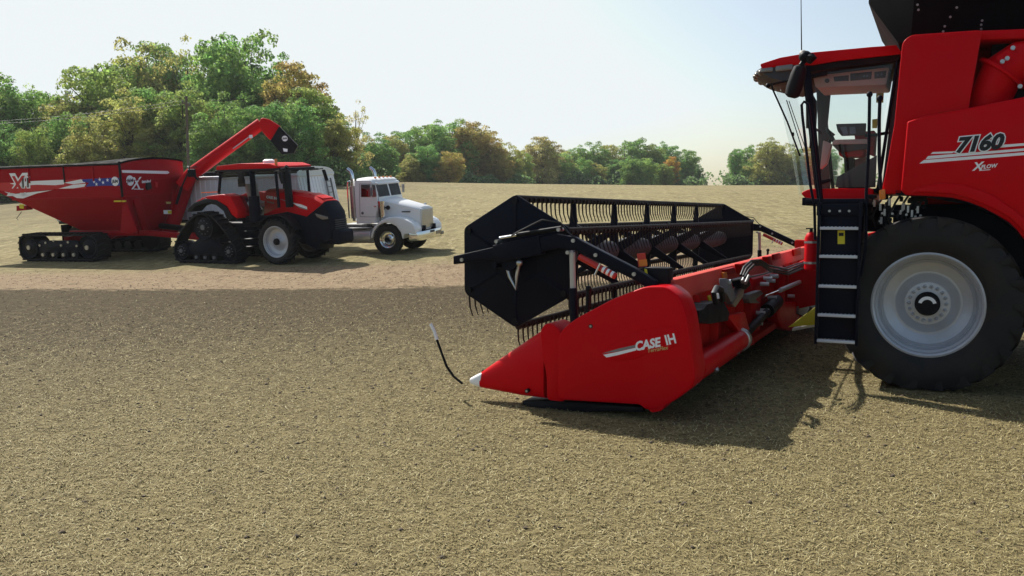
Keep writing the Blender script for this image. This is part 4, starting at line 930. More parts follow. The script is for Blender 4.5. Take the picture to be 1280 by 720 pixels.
for pts,mt in (([(-0.119, 1.772), (0.284, 1.744), (0.264, 1.595), (-0.111, 1.623)],'decal'),([(0.066, 1.74), (0.282, 1.725), (0.267, 1.613), (0.078, 1.627)],'yellow'),([(0.056, 2.077), (0.299, 2.062), (0.262, 1.989), (0.073, 2.001)],'gold')):
    m=MB(); m.prism(pts,3.46,3.50 if mt=='decal' else 3.51,ax='x'); m.build('warning_sticker',mt,gc)
m=MB(); q_=[(-2.339, 2.111), (-1.839, 2.104), (-1.863, 1.943), (-2.369, 1.912)]; m.prism(q_,-1.5,-1.2); m.build('rear_bracket','cartred',gc)
m=MB(); q_=[(-2.172, 2.169), (-1.948, 2.166), (-1.973, 1.996), (-2.17, 2.018)]; m.prism(q_,-1.52,-1.5); m.build('reflector','yellow',gc)
m=MB(); q_=[(-2.226, 1.879), (-2.517, 1.616), (-2.439, 1.549)]; m.tube([(x,-1.4,z) for x,z in q_],.012,6); m.build('safety_chain','dkgrey',gc)
for s in (-1,1):
    y0,y1=(-1.98,-1.30) if s<0 else (1.30,1.98)
    track(gc,[(-1.95,.02),(-1.95,1.06),(1.95,1.06),(1.95,.02)],y0,y1,[(-1.42,.54,.43),(1.42,.54,.43)],[(-.75,.27,.19),(-.25,.27,.19),(.25,.27,.19),(.75,.27,.19)],40,hubm='steel',
      plate=rnd([(-1.2,.45),(-.9,.80),(.9,.80),(1.2,.45),(.9,.36),(-.9,.36)],.05))
for (x,z) in ((-.6,.72),(-.2,.80),(0.15,.62),(.5,.74),(-.9,.62),(.9,.6)):
    m=MB(); m.cyl((x,-1.92,z),(x,-1.96,z),.045,8); m.build('bolt','steel',gc)

# ================================================================== TRUCK
tk=root('semi_truck','white conventional semi truck tractor with twin chrome stacks and chrome grille','semi truck',FT,(-2,0,0))
b=MB()
for y in (-.42,.42): b.box(-6.3,1.2,y-.05,y+.05,.72,.98)
b.beam((0,-.95,.53),(0,.95,.53),.12,.12); b.box(-1.2,1.0,-.4,.4,.6,.95)
for x in (-4.1,-5.4): b.beam((x,-.9,.53),(x,.9,.53),.2,.2)
b.box(-5.5,-4.0,-.5,.5,.98,1.12)
b.build('chassis','black',tk,bevel=.01)
# cab
cabp=[(-1.223, 2.667), (-1.127, 2.687), (0.396, 2.626), (0.455, 2.592), (0.486, 2.493)]
b=MB(); body=[(-1.27,1.10),(-1.27,2.62),(-1.20,2.70),(-.62,2.68),(-.50,2.61),(-.46,2.50),(-.33,1.98),(-.30,1.75),(-.42,1.40),(-.48,1.12)]
rings=[]
for s in (-.99,-.96,-.88,-.5,0,.5,.88,.96,.99):
    k=abs(s)/.99; rings.append([(x-(.05*k**6 if x>-.6 else 0),s,z+(.05*(1-k**2.5) if z>2.55 else 0)-(.04 if (k>.95 and z>2.6) else 0)) for x,z in body])
b.loft(rings); cabt=b.build('cab','white',tk,sharp=35)
def tp(nm,pts,mat,y=-1.0,d=.012,par=cabt,bev=.0,r=0):
    m=MB(); m.prism(rnd(pts,r) if r else pts,y-d,y+.02); return m.build(nm,mat,par,bevel=bev)
dw=tp('side_window',[(-1.003, 2.485), (-0.983, 2.506), (-0.594, 2.497), (-0.432, 2.482), (-0.397, 2.062), (-1.026, 2.062)],'screen' if False else 'darkglass',-.995,.008,cabt,0,.03)
for pts,mt,dd in (([(-0.979, 2.378), (-0.824, 2.336), (-0.736, 2.251), (-0.748, 2.068), (-1.0, 2.073)],'seatred',.003),):
    m=MB(); m.prism(pts,-.999,-.985); m.build('seat','seatred',cabt)
m=MB(); m.prism([(-0.606, 2.497), (-0.569, 2.497), (-0.586, 2.054), (-0.623, 2.055)],-1.012,-.99); m.build('vent_window_bar','white',dw)
m=MB(); q_=[(-1.063, 2.536), (-0.318, 2.507), (-0.327, 1.994), (-0.395, 1.34), (-1.113, 1.359)]
for i in range(len(q_)):
    a=q_[i];c=q_[(i+1)%len(q_)]; m.beam((a[0],-.992,a[1]),(c[0],-.992,c[1]),.012,.012)
m.build('door_seam','grey',cabt)
m=MB(); q_=[(-0.506, 1.747), (-0.419, 1.74), (-0.421, 1.707), (-0.508, 1.714)]; m.prism(q_,-1.03,-.99); m.build('door_handle','chrome',cabt,bevel=.004)
m=MB(); x,z=[(-1.003, 1.487)][0]; m.cyl((x,-.99,z),(x,-1.003,z),.05,14); m.build('round_decal','grey',cabt)
# windshield (two panes in a raked front)
for s in (-1,1):
    m=MB(); y0,y1=(s*.06,s*.86)
    vs=[(-.455,y0,2.47),(-.465,y1,2.47),(-.365,y1,2.05),(-.352,y0,2.05)]; m.add(vs+[(x+.012,y,z+.005) for x,y,z in vs],[(0,1,2,3),(4,7,6,5),(0,4,5,1),(1,5,6,2),(2,6,7,3),(3,7,4,0)]); m.build('windshield','ink',cabt)
m=MB(); 
m.prism([(-.54,2.585),(-.44,2.56),(-.40,2.50),(-.50,2.53)],-.9,.9); m.build('sun_visor','white',cabt,bevel=.01)
for y in (-.6,-.3,0,.3,.6):
    m=MB(); m.ball((-.62,y,2.735),(.06,.035,.03),8); m.build('marker_lamp','amber',cabt)
# hood
hdp=[(-0.557, 1.971), (0.198, 1.98), (1.101, 1.565), (1.043, 0.764)]
x3=hdp[3][0]
hb_=[(-.36,1.94),(-.40,1.2),(.5,.95),(x3,.80),(x3+.02,hdp[2][1]-.02),(hdp[2][0]-.08,hdp[2][1]+.02)]
rings=[]
for s in (-1,-.94,-.75,-.4,0,.4,.75,.94,1):
    k=abs(s); row=[]
    for i,(x,z) in enumerate(hb_):
        w=.74 if i in(0,1) else .53 if i in (3,4,5) else .60
        row.append((x,s*w,z+(.07*(1-k**4) if i in (0,5,4) else 0)-(.03*k**10 if i in(0,5,4) else 0)))
    rings.append(row)
b=MB(); b.loft(rings); hoodt=b.build('hood','white',tk,sharp=50)
m=MB(); m.box(x3+.0,x3+.05,-.50,.50,.86,hdp[2][1]+.02); gr=m.build('grille','alu',hoodt,bevel=.02)
m=MB()
for k in range(22): m.box(x3+.05,x3+.06,-.46+.043*k,-.445+.043*k,.90,hdp[2][1]-.03)
m.build('grille_bars','chrome',gr)
m=MB(); m.ball((x3-.02,0,hdp[2][1]+.16),(.07,.03,.04),10); m.build('hood_ornament','chrome',hoodt)
tp('hood_vent',[(0.384, 1.51), (0.706, 1.506), (0.704, 1.467), (0.382, 1.471)],'dkgrey',-.60,.03,hoodt)
m=MB(); x,z=[(-0.015, 1.661)][0]; m.ball((x,-.9,z),(.09,.05,.08),12); m.tube([(x-.1,-.85,z),(x-.2,-.78,z)],.03,8); m.build('mirror','black2',hoodt)
m=MB(); x0_,z0_=[(-0.259, 1.334)][0]; x1_,z1_=[(-0.222, 1.9)][0]
m.tube([(x0_,-.93,z0_),(x0_,-.93,z1_)],.135,20); ac=m.build('air_cleaner','chrome',tk)
m=MB(); 
for k in range(5): zz=z0_+.06+k*(z1_-z0_-.1)/4; m.tube([(x0_,-.93,zz),(x0_,-.93,zz+.02)],.145,20)
m.build('strap','chrome',ac)
# fenders
fo=[(-0.669, 0.596), (-0.632, 0.776), (-0.51, 0.999), (-0.278, 1.192), (0.042, 1.327), (0.352, 1.346), (0.656, 1.293), (1.011, 1.108), (1.134, 0.931), (1.142, 0.738), (0.683, 0.724)]
x,z=0,.56
inn=[(x+.60*math.cos(R(a)),.54+.60*math.sin(R(a))) for a in (0,25,50,75,100,125,150,175)]
for s in (-1,1):
    a_,b_=(-1.12,-.60) if s<0 else (.60,1.12)
    m=MB(); m.prism(fo[:-1]+[(fo[-1][0],fo[-1][1])]+inn,a_,b_); fd=m.build('fender','white',tk,bevel=.04,seg=3)
    m=MB(); xx,zz=[(0.831, 1.061)][0]; m.box(xx-.12,xx+.14,s*.85-.14,s*.85+.14,zz-.09,zz+.09); hl_=m.build('headlight','chrome',fd,bevel=.02)
    m=MB(); m.box(xx+.14,xx+.15,s*.85-.11,s*.85+.11,zz-.06,zz+.06); m.build('lens','lamp',hl_)
    m=MB(); m.ball((-.2,s*1.0,1.38),(.05,.03,.04),8); m.build('turn_signal','amber',fd)
q_=[(0.83, 0.731), (1.37, 0.799), (1.353, 0.491), (0.803, 0.481)]
m=MB(); bx=x3+.22; rings=[]
for y,dx in ((-1.12,-.35),(-1.05,-.12),(-.8,0),(.8,0),(1.05,-.12),(1.12,-.35)): rings.append([(bx+dx-.05,y,.48),(bx+dx,y,.48),(bx+dx,y,.80),(bx+dx-.05,y,.80)])
m.loft(rings); bp=m.build('bumper','chrome',tk,bevel=.01,sharp=60)
m=MB(); m.box(bx+.001,bx+.012,.35,.75,.60,.72); m.ball((bx,.9,.60),(.03,.09,.07),10); m.build('fog_lamp','lamp',bp)
m=MB(); m.box(bx+.001,bx+.01,-.18,.18,.70,.78); m.build('number_plate','dkgrey',bp)
for s in (-1,1):
    w_=wheel(tk,(0,s*.98,.535),.54,.30,.30,40,s,rimmat='chrome',bolts=10,hub=.32,dish=.75,name='front_wheel',lug=.012)
    for x in (-4.1,-5.4):
        for dy in (.62,.96): wheel(tk,(x,s*dy,.535),.53,.27,.29,40,s,rimmat='chrome',bolts=8 if dy>.8 and s<0 else 0,hub=.4,dish=.2 if dy<.8 else .6,name='rear_wheel',lug=.012)
# stacks
for s in (-1,1):
    m=MB(); Q_=[(-1.42,s*.85,1.2),(-1.42,s*.85,2.66),(-1.42,s*.85,2.85),(-1.46,s*.85,2.98),(-1.60,s*.85,3.08)]
    m.tube(Q_,[.075,.075,.07,.065,.065],16); es=m.build('exhaust_stack','chrome',tk)
    m=MB(); m.tube([(-1.42,s*.85,1.3),(-1.42,s*.85,2.45)],.12,18); m.tube([(-1.42,s*.85,2.45),(-1.42,s*.85,2.46)],.125,18); m.build('heat_shield','steel',es)
    m=MB(); m.tube([(-1.62,s*.88,1.30),(-1.62,s*.88,2.50),(-1.58,s*.88,2.62),(-1.50,s*.88,2.64)],.03,8); m.build('grab_rail','chrome',tk)
    m=MB(); m.cyl((-1.72,s*.78,.66),(-.98 if False else -.72,s*.78,.66),.28,24); 
    m.build('fuel_tank','alu',tk,bevel=.02)
    m=MB(); m.cyl((-2.05,s*.78,.70),(-1.76,s*.78,.70),.22,20); m.build('air_tank','chrome',tk,bevel=.02)
    m=MB(); m.box(-1.6,-.7,s*.78-.3 if s<0 else .6,s*.78-.1 if s<0 else .78+.3,.92,.96); m.build('step','steel',tk)
m=MB(); m.tube([(-.5,-1.0,2.35),(-.45,-1.2,2.3)],.012,6); m.prism(rnd([(-.50,2.42),(-.40,2.42),(-.42,2.1),(-.50,2.1)],.02),-1.28,-1.22); m.build('mirror','grey',tk,bevel=.01)
m=MB(); m.prism(rnd([(-.50,2.42),(-.40,2.42),(-.42,2.1),(-.50,2.1)],.02),1.22,1.28); m.tube([(-.5,1.0,2.35),(-.45,1.2,2.3)],.012,6); m.build('mirror','grey',tk,bevel=.01)
m=MB(); m.box(-2.2,-1.4,-.4,.4,1.0,1.04); m.build('deck_plate','steel',tk)

# ================================================================== HOPPER TRAILER
rt=root('grain_trailer','long white hopper grain trailer with ribbed sides behind the tractor','grain trailer',FR,(-6,0,0))
TL=11.9; hw=1.27; zt=2.86
b=MB(); b.loft([[(0,-hw,zt),(-TL,-hw,zt),(-TL,hw,zt),(0,hw,zt)],[(.30,-hw,1.25),(-TL-.3,-hw,1.25),(-TL-.3,hw,1.25),(.30,hw,1.25)]],caps=True); 
b.loft([[(-.5,-hw+.1,1.25),(-TL/2,-hw+.1,1.25),(-TL/2,hw-.1,1.25),(-.5,hw-.1,1.25)],[(-2.6,-.5,.55),(-3.8,-.5,.55),(-3.8,.5,.55),(-2.6,.5,.55)]])
b.loft([[(-TL/2,-hw+.1,1.25),(-TL+.3,-hw+.1,1.25),(-TL+.3,hw-.1,1.25),(-TL/2,hw-.1,1.25)],[(-TL+3.4,-.5,.55),(-TL+2.2,-.5,.55),(-TL+2.2,.5,.55),(-TL+3.4,.5,.55)]])
tb_=b.build('body','whitepanel',rt,sharp=15)
rib0=None
m=MB(); m.prism([(-.035,-.025),(.035,-.025),(.055,.012),(-.055,.012)],1.30,zt-.04,ax='z')
for k in range(50):
    x=-.12-k*.246
    if rib0 is None:
        rib0=m.build('side_rib','whitepanel',rt); off=OFF['grain_trailer']
        for v in rib0.data.vertices: v.co += Vector(off)
        rib0.location=(x-off[0],-hw-off[1],-off[2])
    else: copy_child(rib0,rt,(x-off[0],-hw,0))
def slopex(z): return (zt-z)/(zt-1.25)*.30
for k in range(12):
    y=-1.15+k*.21; m=MB(); m.loft([[(slopex(z)+.0,y-.045,z),(slopex(z)+.035,y-.025,z),(slopex(z)+.035,y+.025,z),(slopex(z),y+.045,z)] for z in (1.3,zt-.05)]); m.build('end_rib','whitepanel',rt)
# top rail, gable, tarp
b=MB()
for y in (-hw,hw): b.box(-TL,0.02,y-.05,y+.05,zt-.03,zt+.09)
b.box(-.03,.05,-hw,hw,zt-.03,zt+.06); b.build('top_rail','alu',rt,bevel=.01)
b=MB(); gab=[(-hw,zt+.05)]+[(-hw*math.cos(math.pi*k/10),zt+.05+.30*math.sin(math.pi*k/10)**.8) for k in range(1,10)]+[(hw,zt+.05)]
b.prism(gab,-.02,.03,ax='x'); g1=b.build('gable','alu',rt); 
m=MB(); m.box(.03,.06,-.14,.14,zt+.2,zt+.27); m.build('gable_vent','black2',g1)
m=MB(); m.prism(gab,-TL-.02,-TL+.03,ax='x'); m.build('gable','alu',rt)
m=MB(); m.cyl((-.1,.9,zt+.16),(-TL,.9,zt+.16),.09,12); m.build('rolled_tarp','tarp',rt)
# ladder
m=MB(); ys_=(.42,.78)
for y in ys_: m.beam((slopex(2.6)+.12,y,2.72),(slopex(1.4)+.12,y,1.4),.04,.05)
ld=m.build('ladder','grey',rt)
for k in range(6):
    z=1.5+k*.22; m=MB(); m.beam((slopex(z)+.12,ys_[0],z),(slopex(z)+.12,ys_[1],z),.03,.03); m.build('rung','grey',ld)
b=MB(); b.box(-TL-.2,.40,-hw-.02,-hw+.05,1.14,1.26); b.box(-TL-.2,.40,hw-.05,hw+.02,1.14,1.26); b.box(-3.0,.3,-.45,.45,1.0,1.2)
for y in (-.4,.4): b.box(-TL-.1,-TL+3.2,y-.05,y+.05,.85,1.2)
for x in (-TL+.6,-TL+1.85): b.beam((x,-1.0,.53),(x,1.0,.53),.14,.14)
b.build('frame','black',rt,bevel=.01)
for s in (-1,1):
    for x in (-TL+.6,-TL+1.85):
        for dy in (.66,1.0): wheel(rt,(x,s*dy,.53),.53,.27,.29,36,s,rimmat='chrome',bolts=0,hub=.4,dish=.2,name='wheel',lug=.012)
    m=MB(); m.box(-TL-.15,-TL-.13,s*.95-.3,s*.95+.3,.25,1.1); m.build('mud_flap','decal' if False else 'tarp',rt)
    m=MB(); m.beam((-1.9,s*.7,1.1),(-1.9,s*.7,.25),.09,.09); m.box(-2.0,-1.8,s*.7-.12,s*.7+.12,.2,.24); m.build('landing_leg','black',rt)

# ================================================================== POWER POLE
def pole(X,Y,h,label):
    o=bpy.data.objects.new('utility_pole',None); COL.objects.link(o); o.location=(X,Y,float(terr(X,Y))-.1); OFF[o.name]=(0,0,0)
    tag(o,label,'utility pole')
    m=MB(); m.tube([(0,0,0),(0,0,h)],[.13,.09],10); m.build('mast','wood',o)
    m=MB(); m.box(-.05,.05,-.9,.9,h-.7,h-.6); ca=m.build('crossarm','wood',o)
    for y in (-.8,0,.8):
        q=MB(); q.tube([(0,y,h-.6),(0,y,h-.5),(0,y,h-.42)],[.03,.05,.02],8); q.build('insulator','grey',ca)
    return o
P1=(-26.2,75,8.6); P2=(-62,71,8.6)
pole(*P1,'thin grey wooden power pole in front of the tall trees')
za=float(terr(P1[0],P1[1]))-.1+8.15; zb=float(terr(P2[0],P2[1]))-.1+8.6
for dy in (-.8,.8):
    m=MB(); m.tube([(P1[0]+(P2[0]-P1[0])*t,P1[1]+dy+(P2[1]-P1[1])*t,za+(zb-za)*t-1.2*4*t*(1-t)) for t in [k/20 for k in range(21)]],.014,5)
    tag(m.build('power_line','ink'),'thin dark overhead wire sagging left from the power pole across the trees','power line','overhead wires')

# ================================================================== GROUND
ys_=[-6]; 
while ys_[-1]<45: ys_.append(ys_[-1]+.6)
while ys_[-1]<420: ys_.append(ys_[-1]*1.035)
xs_=[0.]
while xs_[-1]<40: xs_.append(xs_[-1]+.8)
while xs_[-1]<390: xs_.append(xs_[-1]*1.06)
xs_=[-x for x in reversed(xs_[1:])]+xs_
XX,YY=np.meshgrid(np.array(xs_),np.array(ys_)); ZZ=terr(XX,YY)
ZZ=ZZ+.10*np.sin(XX*.11+1)*np.clip((YY-60)/60,0,1)+.18*np.sin(XX*.045)*np.clip((YY-60)/60,0,1)
ny,nx=XX.shape
vs=np.stack([XX,YY,ZZ],-1).reshape(-1,3)
idx=np.arange(ny*nx).reshape(ny,nx)
fs=np.stack([idx[:-1,:-1],idx[:-1,1:],idx[1:,1:],idx[1:,:-1]],-1).reshape(-1,4)
me=bpy.data.meshes.new('field_ground'); me.from_pydata(vs.tolist(),[],fs.tolist()); me.polygons.foreach_set('use_smooth',[True]*len(fs))
go=bpy.data.objects.new('field_ground',me); COL.objects.link(go); tag(go,'harvested stubble field rising gently to the tree line','field',kind='structure')
m,nt,N,K,b=newmat('stubble_soil')
tc=N.new('ShaderNodeTexCoord')
def noise(sc,det=4,rough=.6,vec=None,dist=0):
    n=N.new('ShaderNodeTexNoise'); n.inputs['Scale'].default_value=sc; n.inputs['Detail'].default_value=det; n.inputs['Roughness'].default_value=rough; n.inputs['Distortion'].default_value=dist
    K.new(vec or tc.outputs['Object'],n.inputs['Vector']); return n
def mrange(v,a,b_,c,d,smooth=False):
    r=N.new('ShaderNodeMapRange'); 
    if smooth: r.interpolation_type='SMOOTHSTEP'
    for k,x in zip(('From Min','From Max','To Min','To Max'),(a,b_,c,d)): r.inputs[k].default_value=x
    K.new(v,r.inputs['Value']); return r.outputs['Result']
def mix(f,a,b_,mode='MIX'):
    r=N.new('ShaderNodeMix'); r.data_type='RGBA'; r.blend_type=mode
    for i,v in ((6,a),(7,b_)):
        if isinstance(v,tuple): r.inputs[i].default_value=(*v,1)
        else: K.new(v,r.inputs[i])
    if isinstance(f,float): r.inputs[0].default_value=f
    else: K.new(f,r.inputs[0])
    return r.outputs[2]
def ma(op,a,b_):
    r=N.new('ShaderNodeMath'); r.operation=op
    for i,v in ((0,a),(1,b_)):
        if isinstance(v,(int,float)): r.inputs[i].default_value=v
        else: K.new(v,r.inputs[i])
    return r.outputs[0]
sep=N.new('ShaderNodeSeparateXYZ'); K.new(tc.outputs['Object'],sep.inputs[0])
big=noise(.16,3).outputs['Fac']; mid=noise(2.2,6,.7).outputs['Fac']; fine=noise(22,5,.75).outputs['Fac']; vfine=noise(90,3,.7).outputs['Fac']
# stretched straw noise
def stretched(rot,sc):
    mp=N.new('ShaderNodeMapping'); mp.inputs['Rotation'].default_value=(0,0,rot); mp.inputs['Scale'].default_value=sc; K.new(tc.outputs['Object'],mp.inputs['Vector'])
    return noise(1,3,.6,mp.outputs['Vector']).outputs['Fac']
s1=stretched(.6,(14,90,1)); s2=stretched(2.0,(16,100,1)); s3=stretched(-.4,(12,80,1))
straw=ma('MAXIMUM',s1,ma('MAXIMUM',s2,s3))
SOIL_D=(.040,.027,.012); SOIL_L=(.135,.098,.045); STRAW=(.38,.32,.16)
base=mix(mrange(fine,.38,.66,0,1),SOIL_D,SOIL_L)
cover=mrange(straw,.56,.74,0,1)
# how much straw: less in a darker belt just this side of the tilled strip, more towards the right and towards the front
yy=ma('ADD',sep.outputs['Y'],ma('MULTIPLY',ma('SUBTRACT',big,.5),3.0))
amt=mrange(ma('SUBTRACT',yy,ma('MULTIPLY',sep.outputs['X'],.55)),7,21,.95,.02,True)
amt=ma('MULTIPLY',amt,mrange(mid,.3,.7,.7,1.2))
near=mix(ma('MULTIPLY',cover,amt),base,STRAW)
near=mix(ma('MULTIPLY',ma('MULTIPLY',amt,.65),1.0),near,(.36,.295,.14))
speck=noise(8,5,.85).outputs['Fac']; fleck=noise(13,4,.85).outputs['Fac']
dist=mrange(yy,4,20,0,1)
near=mix(ma('MULTIPLY',mrange(speck,.49,.56,0,1),mrange(dist,0,1,.40,.85)),near,(.040,.028,.013))
def lump(sx,sy,rot=0.):
    mp=N.new('ShaderNodeMapping'); mp.inputs['Rotation'].default_value=(0,0,rot); mp.inputs['Scale'].default_value=(sx,sy,1); K.new(tc.outputs['Object'],mp.inputs['Vector'])
    return noise(1,3,.75,mp.outputs['Vector']).outputs['Fac']
lA=lump(7,1.7); lB=lump(8.5,2.1,.15); lC=lump(5,1.0,.1)
near=mix(ma('MULTIPLY',mrange(lA,.50,.60,0,.75),dist),near,(.045,.032,.015))
near=mix(ma('MULTIPLY',mrange(lB,.53,.64,0,.60),dist),near,(.36,.30,.16))
near=mix(ma('MULTIPLY',mrange(fleck,.56,.66,0,1),mrange(dist,0,1,.55,.40)),near,(.46,.39,.22))
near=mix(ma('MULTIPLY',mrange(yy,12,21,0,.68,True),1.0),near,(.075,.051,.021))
# pinkish tilled strip
tilled=mix(mrange(fine,.32,.62,0,1),(.16,.108,.060),(.36,.25,.15))
tilled=mix(mrange(mid,.40,.62,0,.55),tilled,(.38,.29,.175))
tilled=mix(mrange(noise(5,5,.85).outputs['Fac'],.53,.62,0,.6),tilled,(.13,.08,.045))
tilled=mix(mrange(lC,.54,.62,0,.6),tilled,(.13,.085,.045))
tilled=mix(mrange(lB,.54,.64,0,.35),tilled,(.48,.38,.23))
edge=ma('ADD',sep.outputs['Y'],ma('ADD',ma('MULTIPLY',ma('SUBTRACT',mid,.5),3.0),ma('MULTIPLY',ma('SUBTRACT',big,.5),1.2)))
e1=mrange(edge,23.6,24.5,0,1,True)
e2=mrange(ma('ADD',edge,ma('MULTIPLY',ma('SUBTRACT',big,.5),2)),28.5,31.5,0,1,True)
# far stubble with drill rows
farn=noise(3.0,6,.75).outputs['Fac']
far=mix(mrange(farn,.35,.65,0,1),(.16,.128,.055),(.47,.395,.19))
far=mix(mrange(noise(.9,5,.7).outputs['Fac'],.42,.62,0,.45),far,(.17,.135,.07))
far=mix(mrange(noise(2.2,6,.9).outputs['Fac'],.50,.60,0,.55),far,(.13,.10,.045))
far=mix(mrange(noise(3.4,5,.9).outputs['Fac'],.55,.64,0,.45),far,(.58,.50,.27))
lD=lump(2.6,.42,.2); lE=lump(3.2,.55,-.1)
far=mix(mrange(lD,.52,.62,0,.55),far,(.15,.118,.055))
far=mix(mrange(lE,.54,.64,0,.45),far,(.56,.48,.26))
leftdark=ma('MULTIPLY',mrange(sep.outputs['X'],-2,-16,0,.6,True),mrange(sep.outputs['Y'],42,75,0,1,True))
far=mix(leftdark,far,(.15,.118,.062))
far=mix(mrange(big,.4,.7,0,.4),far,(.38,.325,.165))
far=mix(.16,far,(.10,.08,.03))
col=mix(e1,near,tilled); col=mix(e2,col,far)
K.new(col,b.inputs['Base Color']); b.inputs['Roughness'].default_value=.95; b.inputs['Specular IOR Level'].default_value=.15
bp=N.new('ShaderNodeBump'); bp.inputs['Strength'].default_value=.8; bp.inputs['Distance'].default_value=.035
K.new(ma('ADD',ma('MULTIPLY',fine,1.0),ma('ADD',ma('MULTIPLY',cover,.35),ma('MULTIPLY',mid,1.2))),bp.inputs['Height']); K.new(bp.outputs['Normal'],b.inputs['Normal'])
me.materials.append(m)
# straw litter
def straw_mesh():
    pts=[]; n=520000
    Y=4.2+(27-4.2)*rng.random(n)**1.0; X=(rng.random(n)*2-1)*(Y*.60+.8)
    # density falls with distance, patchy
    keep=rng.random(n)<np.clip(7.0/Y,.15,1)*np.clip(1.05-.06*np.clip((Y-X*.5)-8,0,99),.04,1)
    X=X[keep];Y=Y[keep];n=len(X)
    L_=.008+.020*rng.random(n)**2; W=.0009+.0010*rng.random(n); W*= (1+Y/9); L_*=(1+Y/40)
    th=rng.random(n)*math.pi*2; tilt=rng.normal(0,.28,n); Z=terr(X,Y)+.002+.006*rng.random(n)+np.abs(np.sin(tilt))*L_*.5
    dx=np.cos(th)*np.cos(tilt);dy=np.sin(th)*np.cos(tilt);dz=np.sin(tilt)
    px=-np.sin(th);py=np.cos(th)
    P=np.stack([X,Y,Z],-1);D=np.stack([dx,dy,dz],-1)*L_[:,None];Q=np.stack([px,py,np.zeros(n)],-1)*W[:,None]
    bend=np.zeros((n,3)); bend[:,2]=rng.random(n)*.008
    V=np.stack([P-D-Q,P-D+Q,P+Q+bend,P-Q+bend,P+D+Q,P+D-Q],1).reshape(-1,3)
    o=np.arange(n)*6
    F=np.concatenate([np.stack([o,o+1,o+2,o+3],-1),np.stack([o+3,o+2,o+4,o+5],-1)])
    return V,F
def fastmesh(name,V,F,mat):
    me=bpy.data.meshes.new(name); me.vertices.add(len(V)); me.vertices.foreach_set('co',V.astype(np.float32).ravel())
    k=F.shape[1]; me.loops.add(len(F)*k); me.loops.foreach_set('vertex_index',F.astype(np.int32).ravel())
    me.polygons.add(len(F)); me.polygons.foreach_set('loop_start',np.arange(len(F),dtype=np.int32)*k); me.polygons.foreach_set('loop_total',np.full(len(F),k,dtype=np.int32))
    me.materials.append(mat); me.update(); me.validate(); return me
ms,nt,N,K,b=newmat('dry_straw')
g=N.new('ShaderNodeNewGeometry'); cr=N.new('ShaderNodeValToRGB'); K.new(g.outputs['Random Per Island'],cr.inputs['Fac']); K.new(cr.outputs['Color'],b.inputs['Base Color'])
el=cr.color_ramp.elements; el[0].color=(.15,.115,.045,1); el[1].color=(.56,.49,.28,1); e=el.new(.5); e.color=(.285,.23,.10,1); e=el.new(.85); e.color=(.385,.32,.15,1)
b.inputs['Roughness'].default_value=.8; b.inputs['Specular IOR Level'].default_value=.2
V,F=straw_mesh(); so=bpy.data.objects.new('straw_litter',fastmesh('straw_litter',V,F,ms)); COL.objects.link(so)
tag(so,'dry chopped straw scattered over the near field','straw',kind='stuff')
# small clods in the dark belt and tilled strip
def clods():
    n=9000; Y=5+26*rng.random(n)**.8; X=(rng.random(n)*2-1)*(Y*.6+1); r=.008+.022*rng.random(n)**2
    Z=terr(X,Y); base=np.array([(1,0,0),(0,1,0),(-1,0,0),(0,-1,0),(0,0,.7),(0,0,-.4)])
    V=np.stack([X,Y,Z],-1)[:,None,:]+base[None]*r[:,None,None]*(0.7+.6*rng.random((n,6,1)))
    f=np.array([(0,1,4),(1,2,4),(2,3,4),(3,0,4),(1,0,5),(2,1,5),(3,2,5),(0,3,5)])
    F=(np.arange(n)[:,None,None]*6+f[None]).reshape(-1,3); return V.reshape(-1,3),F
V,F=clods(); co=bpy.data.objects.new('soil_clods',fastmesh('soil_clods',V,F,paint('clod_soil',(.09,.065,.04),.95,dust=.6,dcol=(.2,.15,.09),dscale=1.5))); COL.objects.link(co)
tag(co,'small loose soil clods on the field','soil clods',kind='stuff')
# distant pale track beyond the field
# ================================================================== TREES
ml,nt,N,K,b=newmat('tree_leaves')
oi=N.new('ShaderNodeObjectInfo'); g=N.new('ShaderNodeNewGeometry')
tcc=N.new('ShaderNodeTexCoord'); nn=N.new('ShaderNodeTexNoise'); nn.inputs['Scale'].default_value=6.5; nn.inputs['Detail'].default_value=3; K.new(tcc.outputs['Object'],nn.inputs['Vector'])
hs=N.new('ShaderNodeHueSaturation'); K.new(oi.outputs['Color'],hs.inputs['Color'])
a_=N.new('ShaderNodeMapRange'); a_.inputs['To Min'].default_value=.70; a_.inputs['To Max'].default_value=1.35; K.new(g.outputs['Random Per Island'],a_.inputs['Value']); n2=N.new('ShaderNodeTexNoise'); n2.inputs['Scale'].default_value=9; K.new(tcc.outputs['Object'],n2.inputs['Vector']); v_=N.new('ShaderNodeMapRange'); v_.inputs['From Min'].default_value=.35; v_.inputs['From Max'].default_value=.65; v_.inputs['To Min'].default_value=.62; v_.inputs['To Max'].default_value=1.35; K.new(n2.outputs['Fac'],v_.inputs['Value']); mu=N.new('ShaderNodeMath'); mu.operation='MULTIPLY'; K.new(a_.outputs['Result'],mu.inputs[0]); K.new(v_.outputs['Result'],mu.inputs[1]); K.new(mu.outputs[0],hs.inputs['Value'])
h_=N.new('ShaderNodeMapRange'); h_.inputs['From Min'].default_value=.35; h_.inputs['From Max'].default_value=.65; h_.inputs['To Min'].default_value=.475; h_.inputs['To Max'].default_value=.525; K.new(nn.outputs['Fac'],h_.inputs['Value']); K.new(h_.outputs['Result'],hs.inputs['Hue'])
K.new(hs.outputs['Color'],b.inputs['Base Color']); b.inputs['Roughness'].default_value=.6; b.inputs['Specular IOR Level'].default_value=.3
tl=N.new('ShaderNodeBsdfTranslucent'); K.new(hs.outputs['Color'],tl.inputs['Color']); mxs=N.new('ShaderNodeMixShader'); mxs.inputs[0].default_value=.55
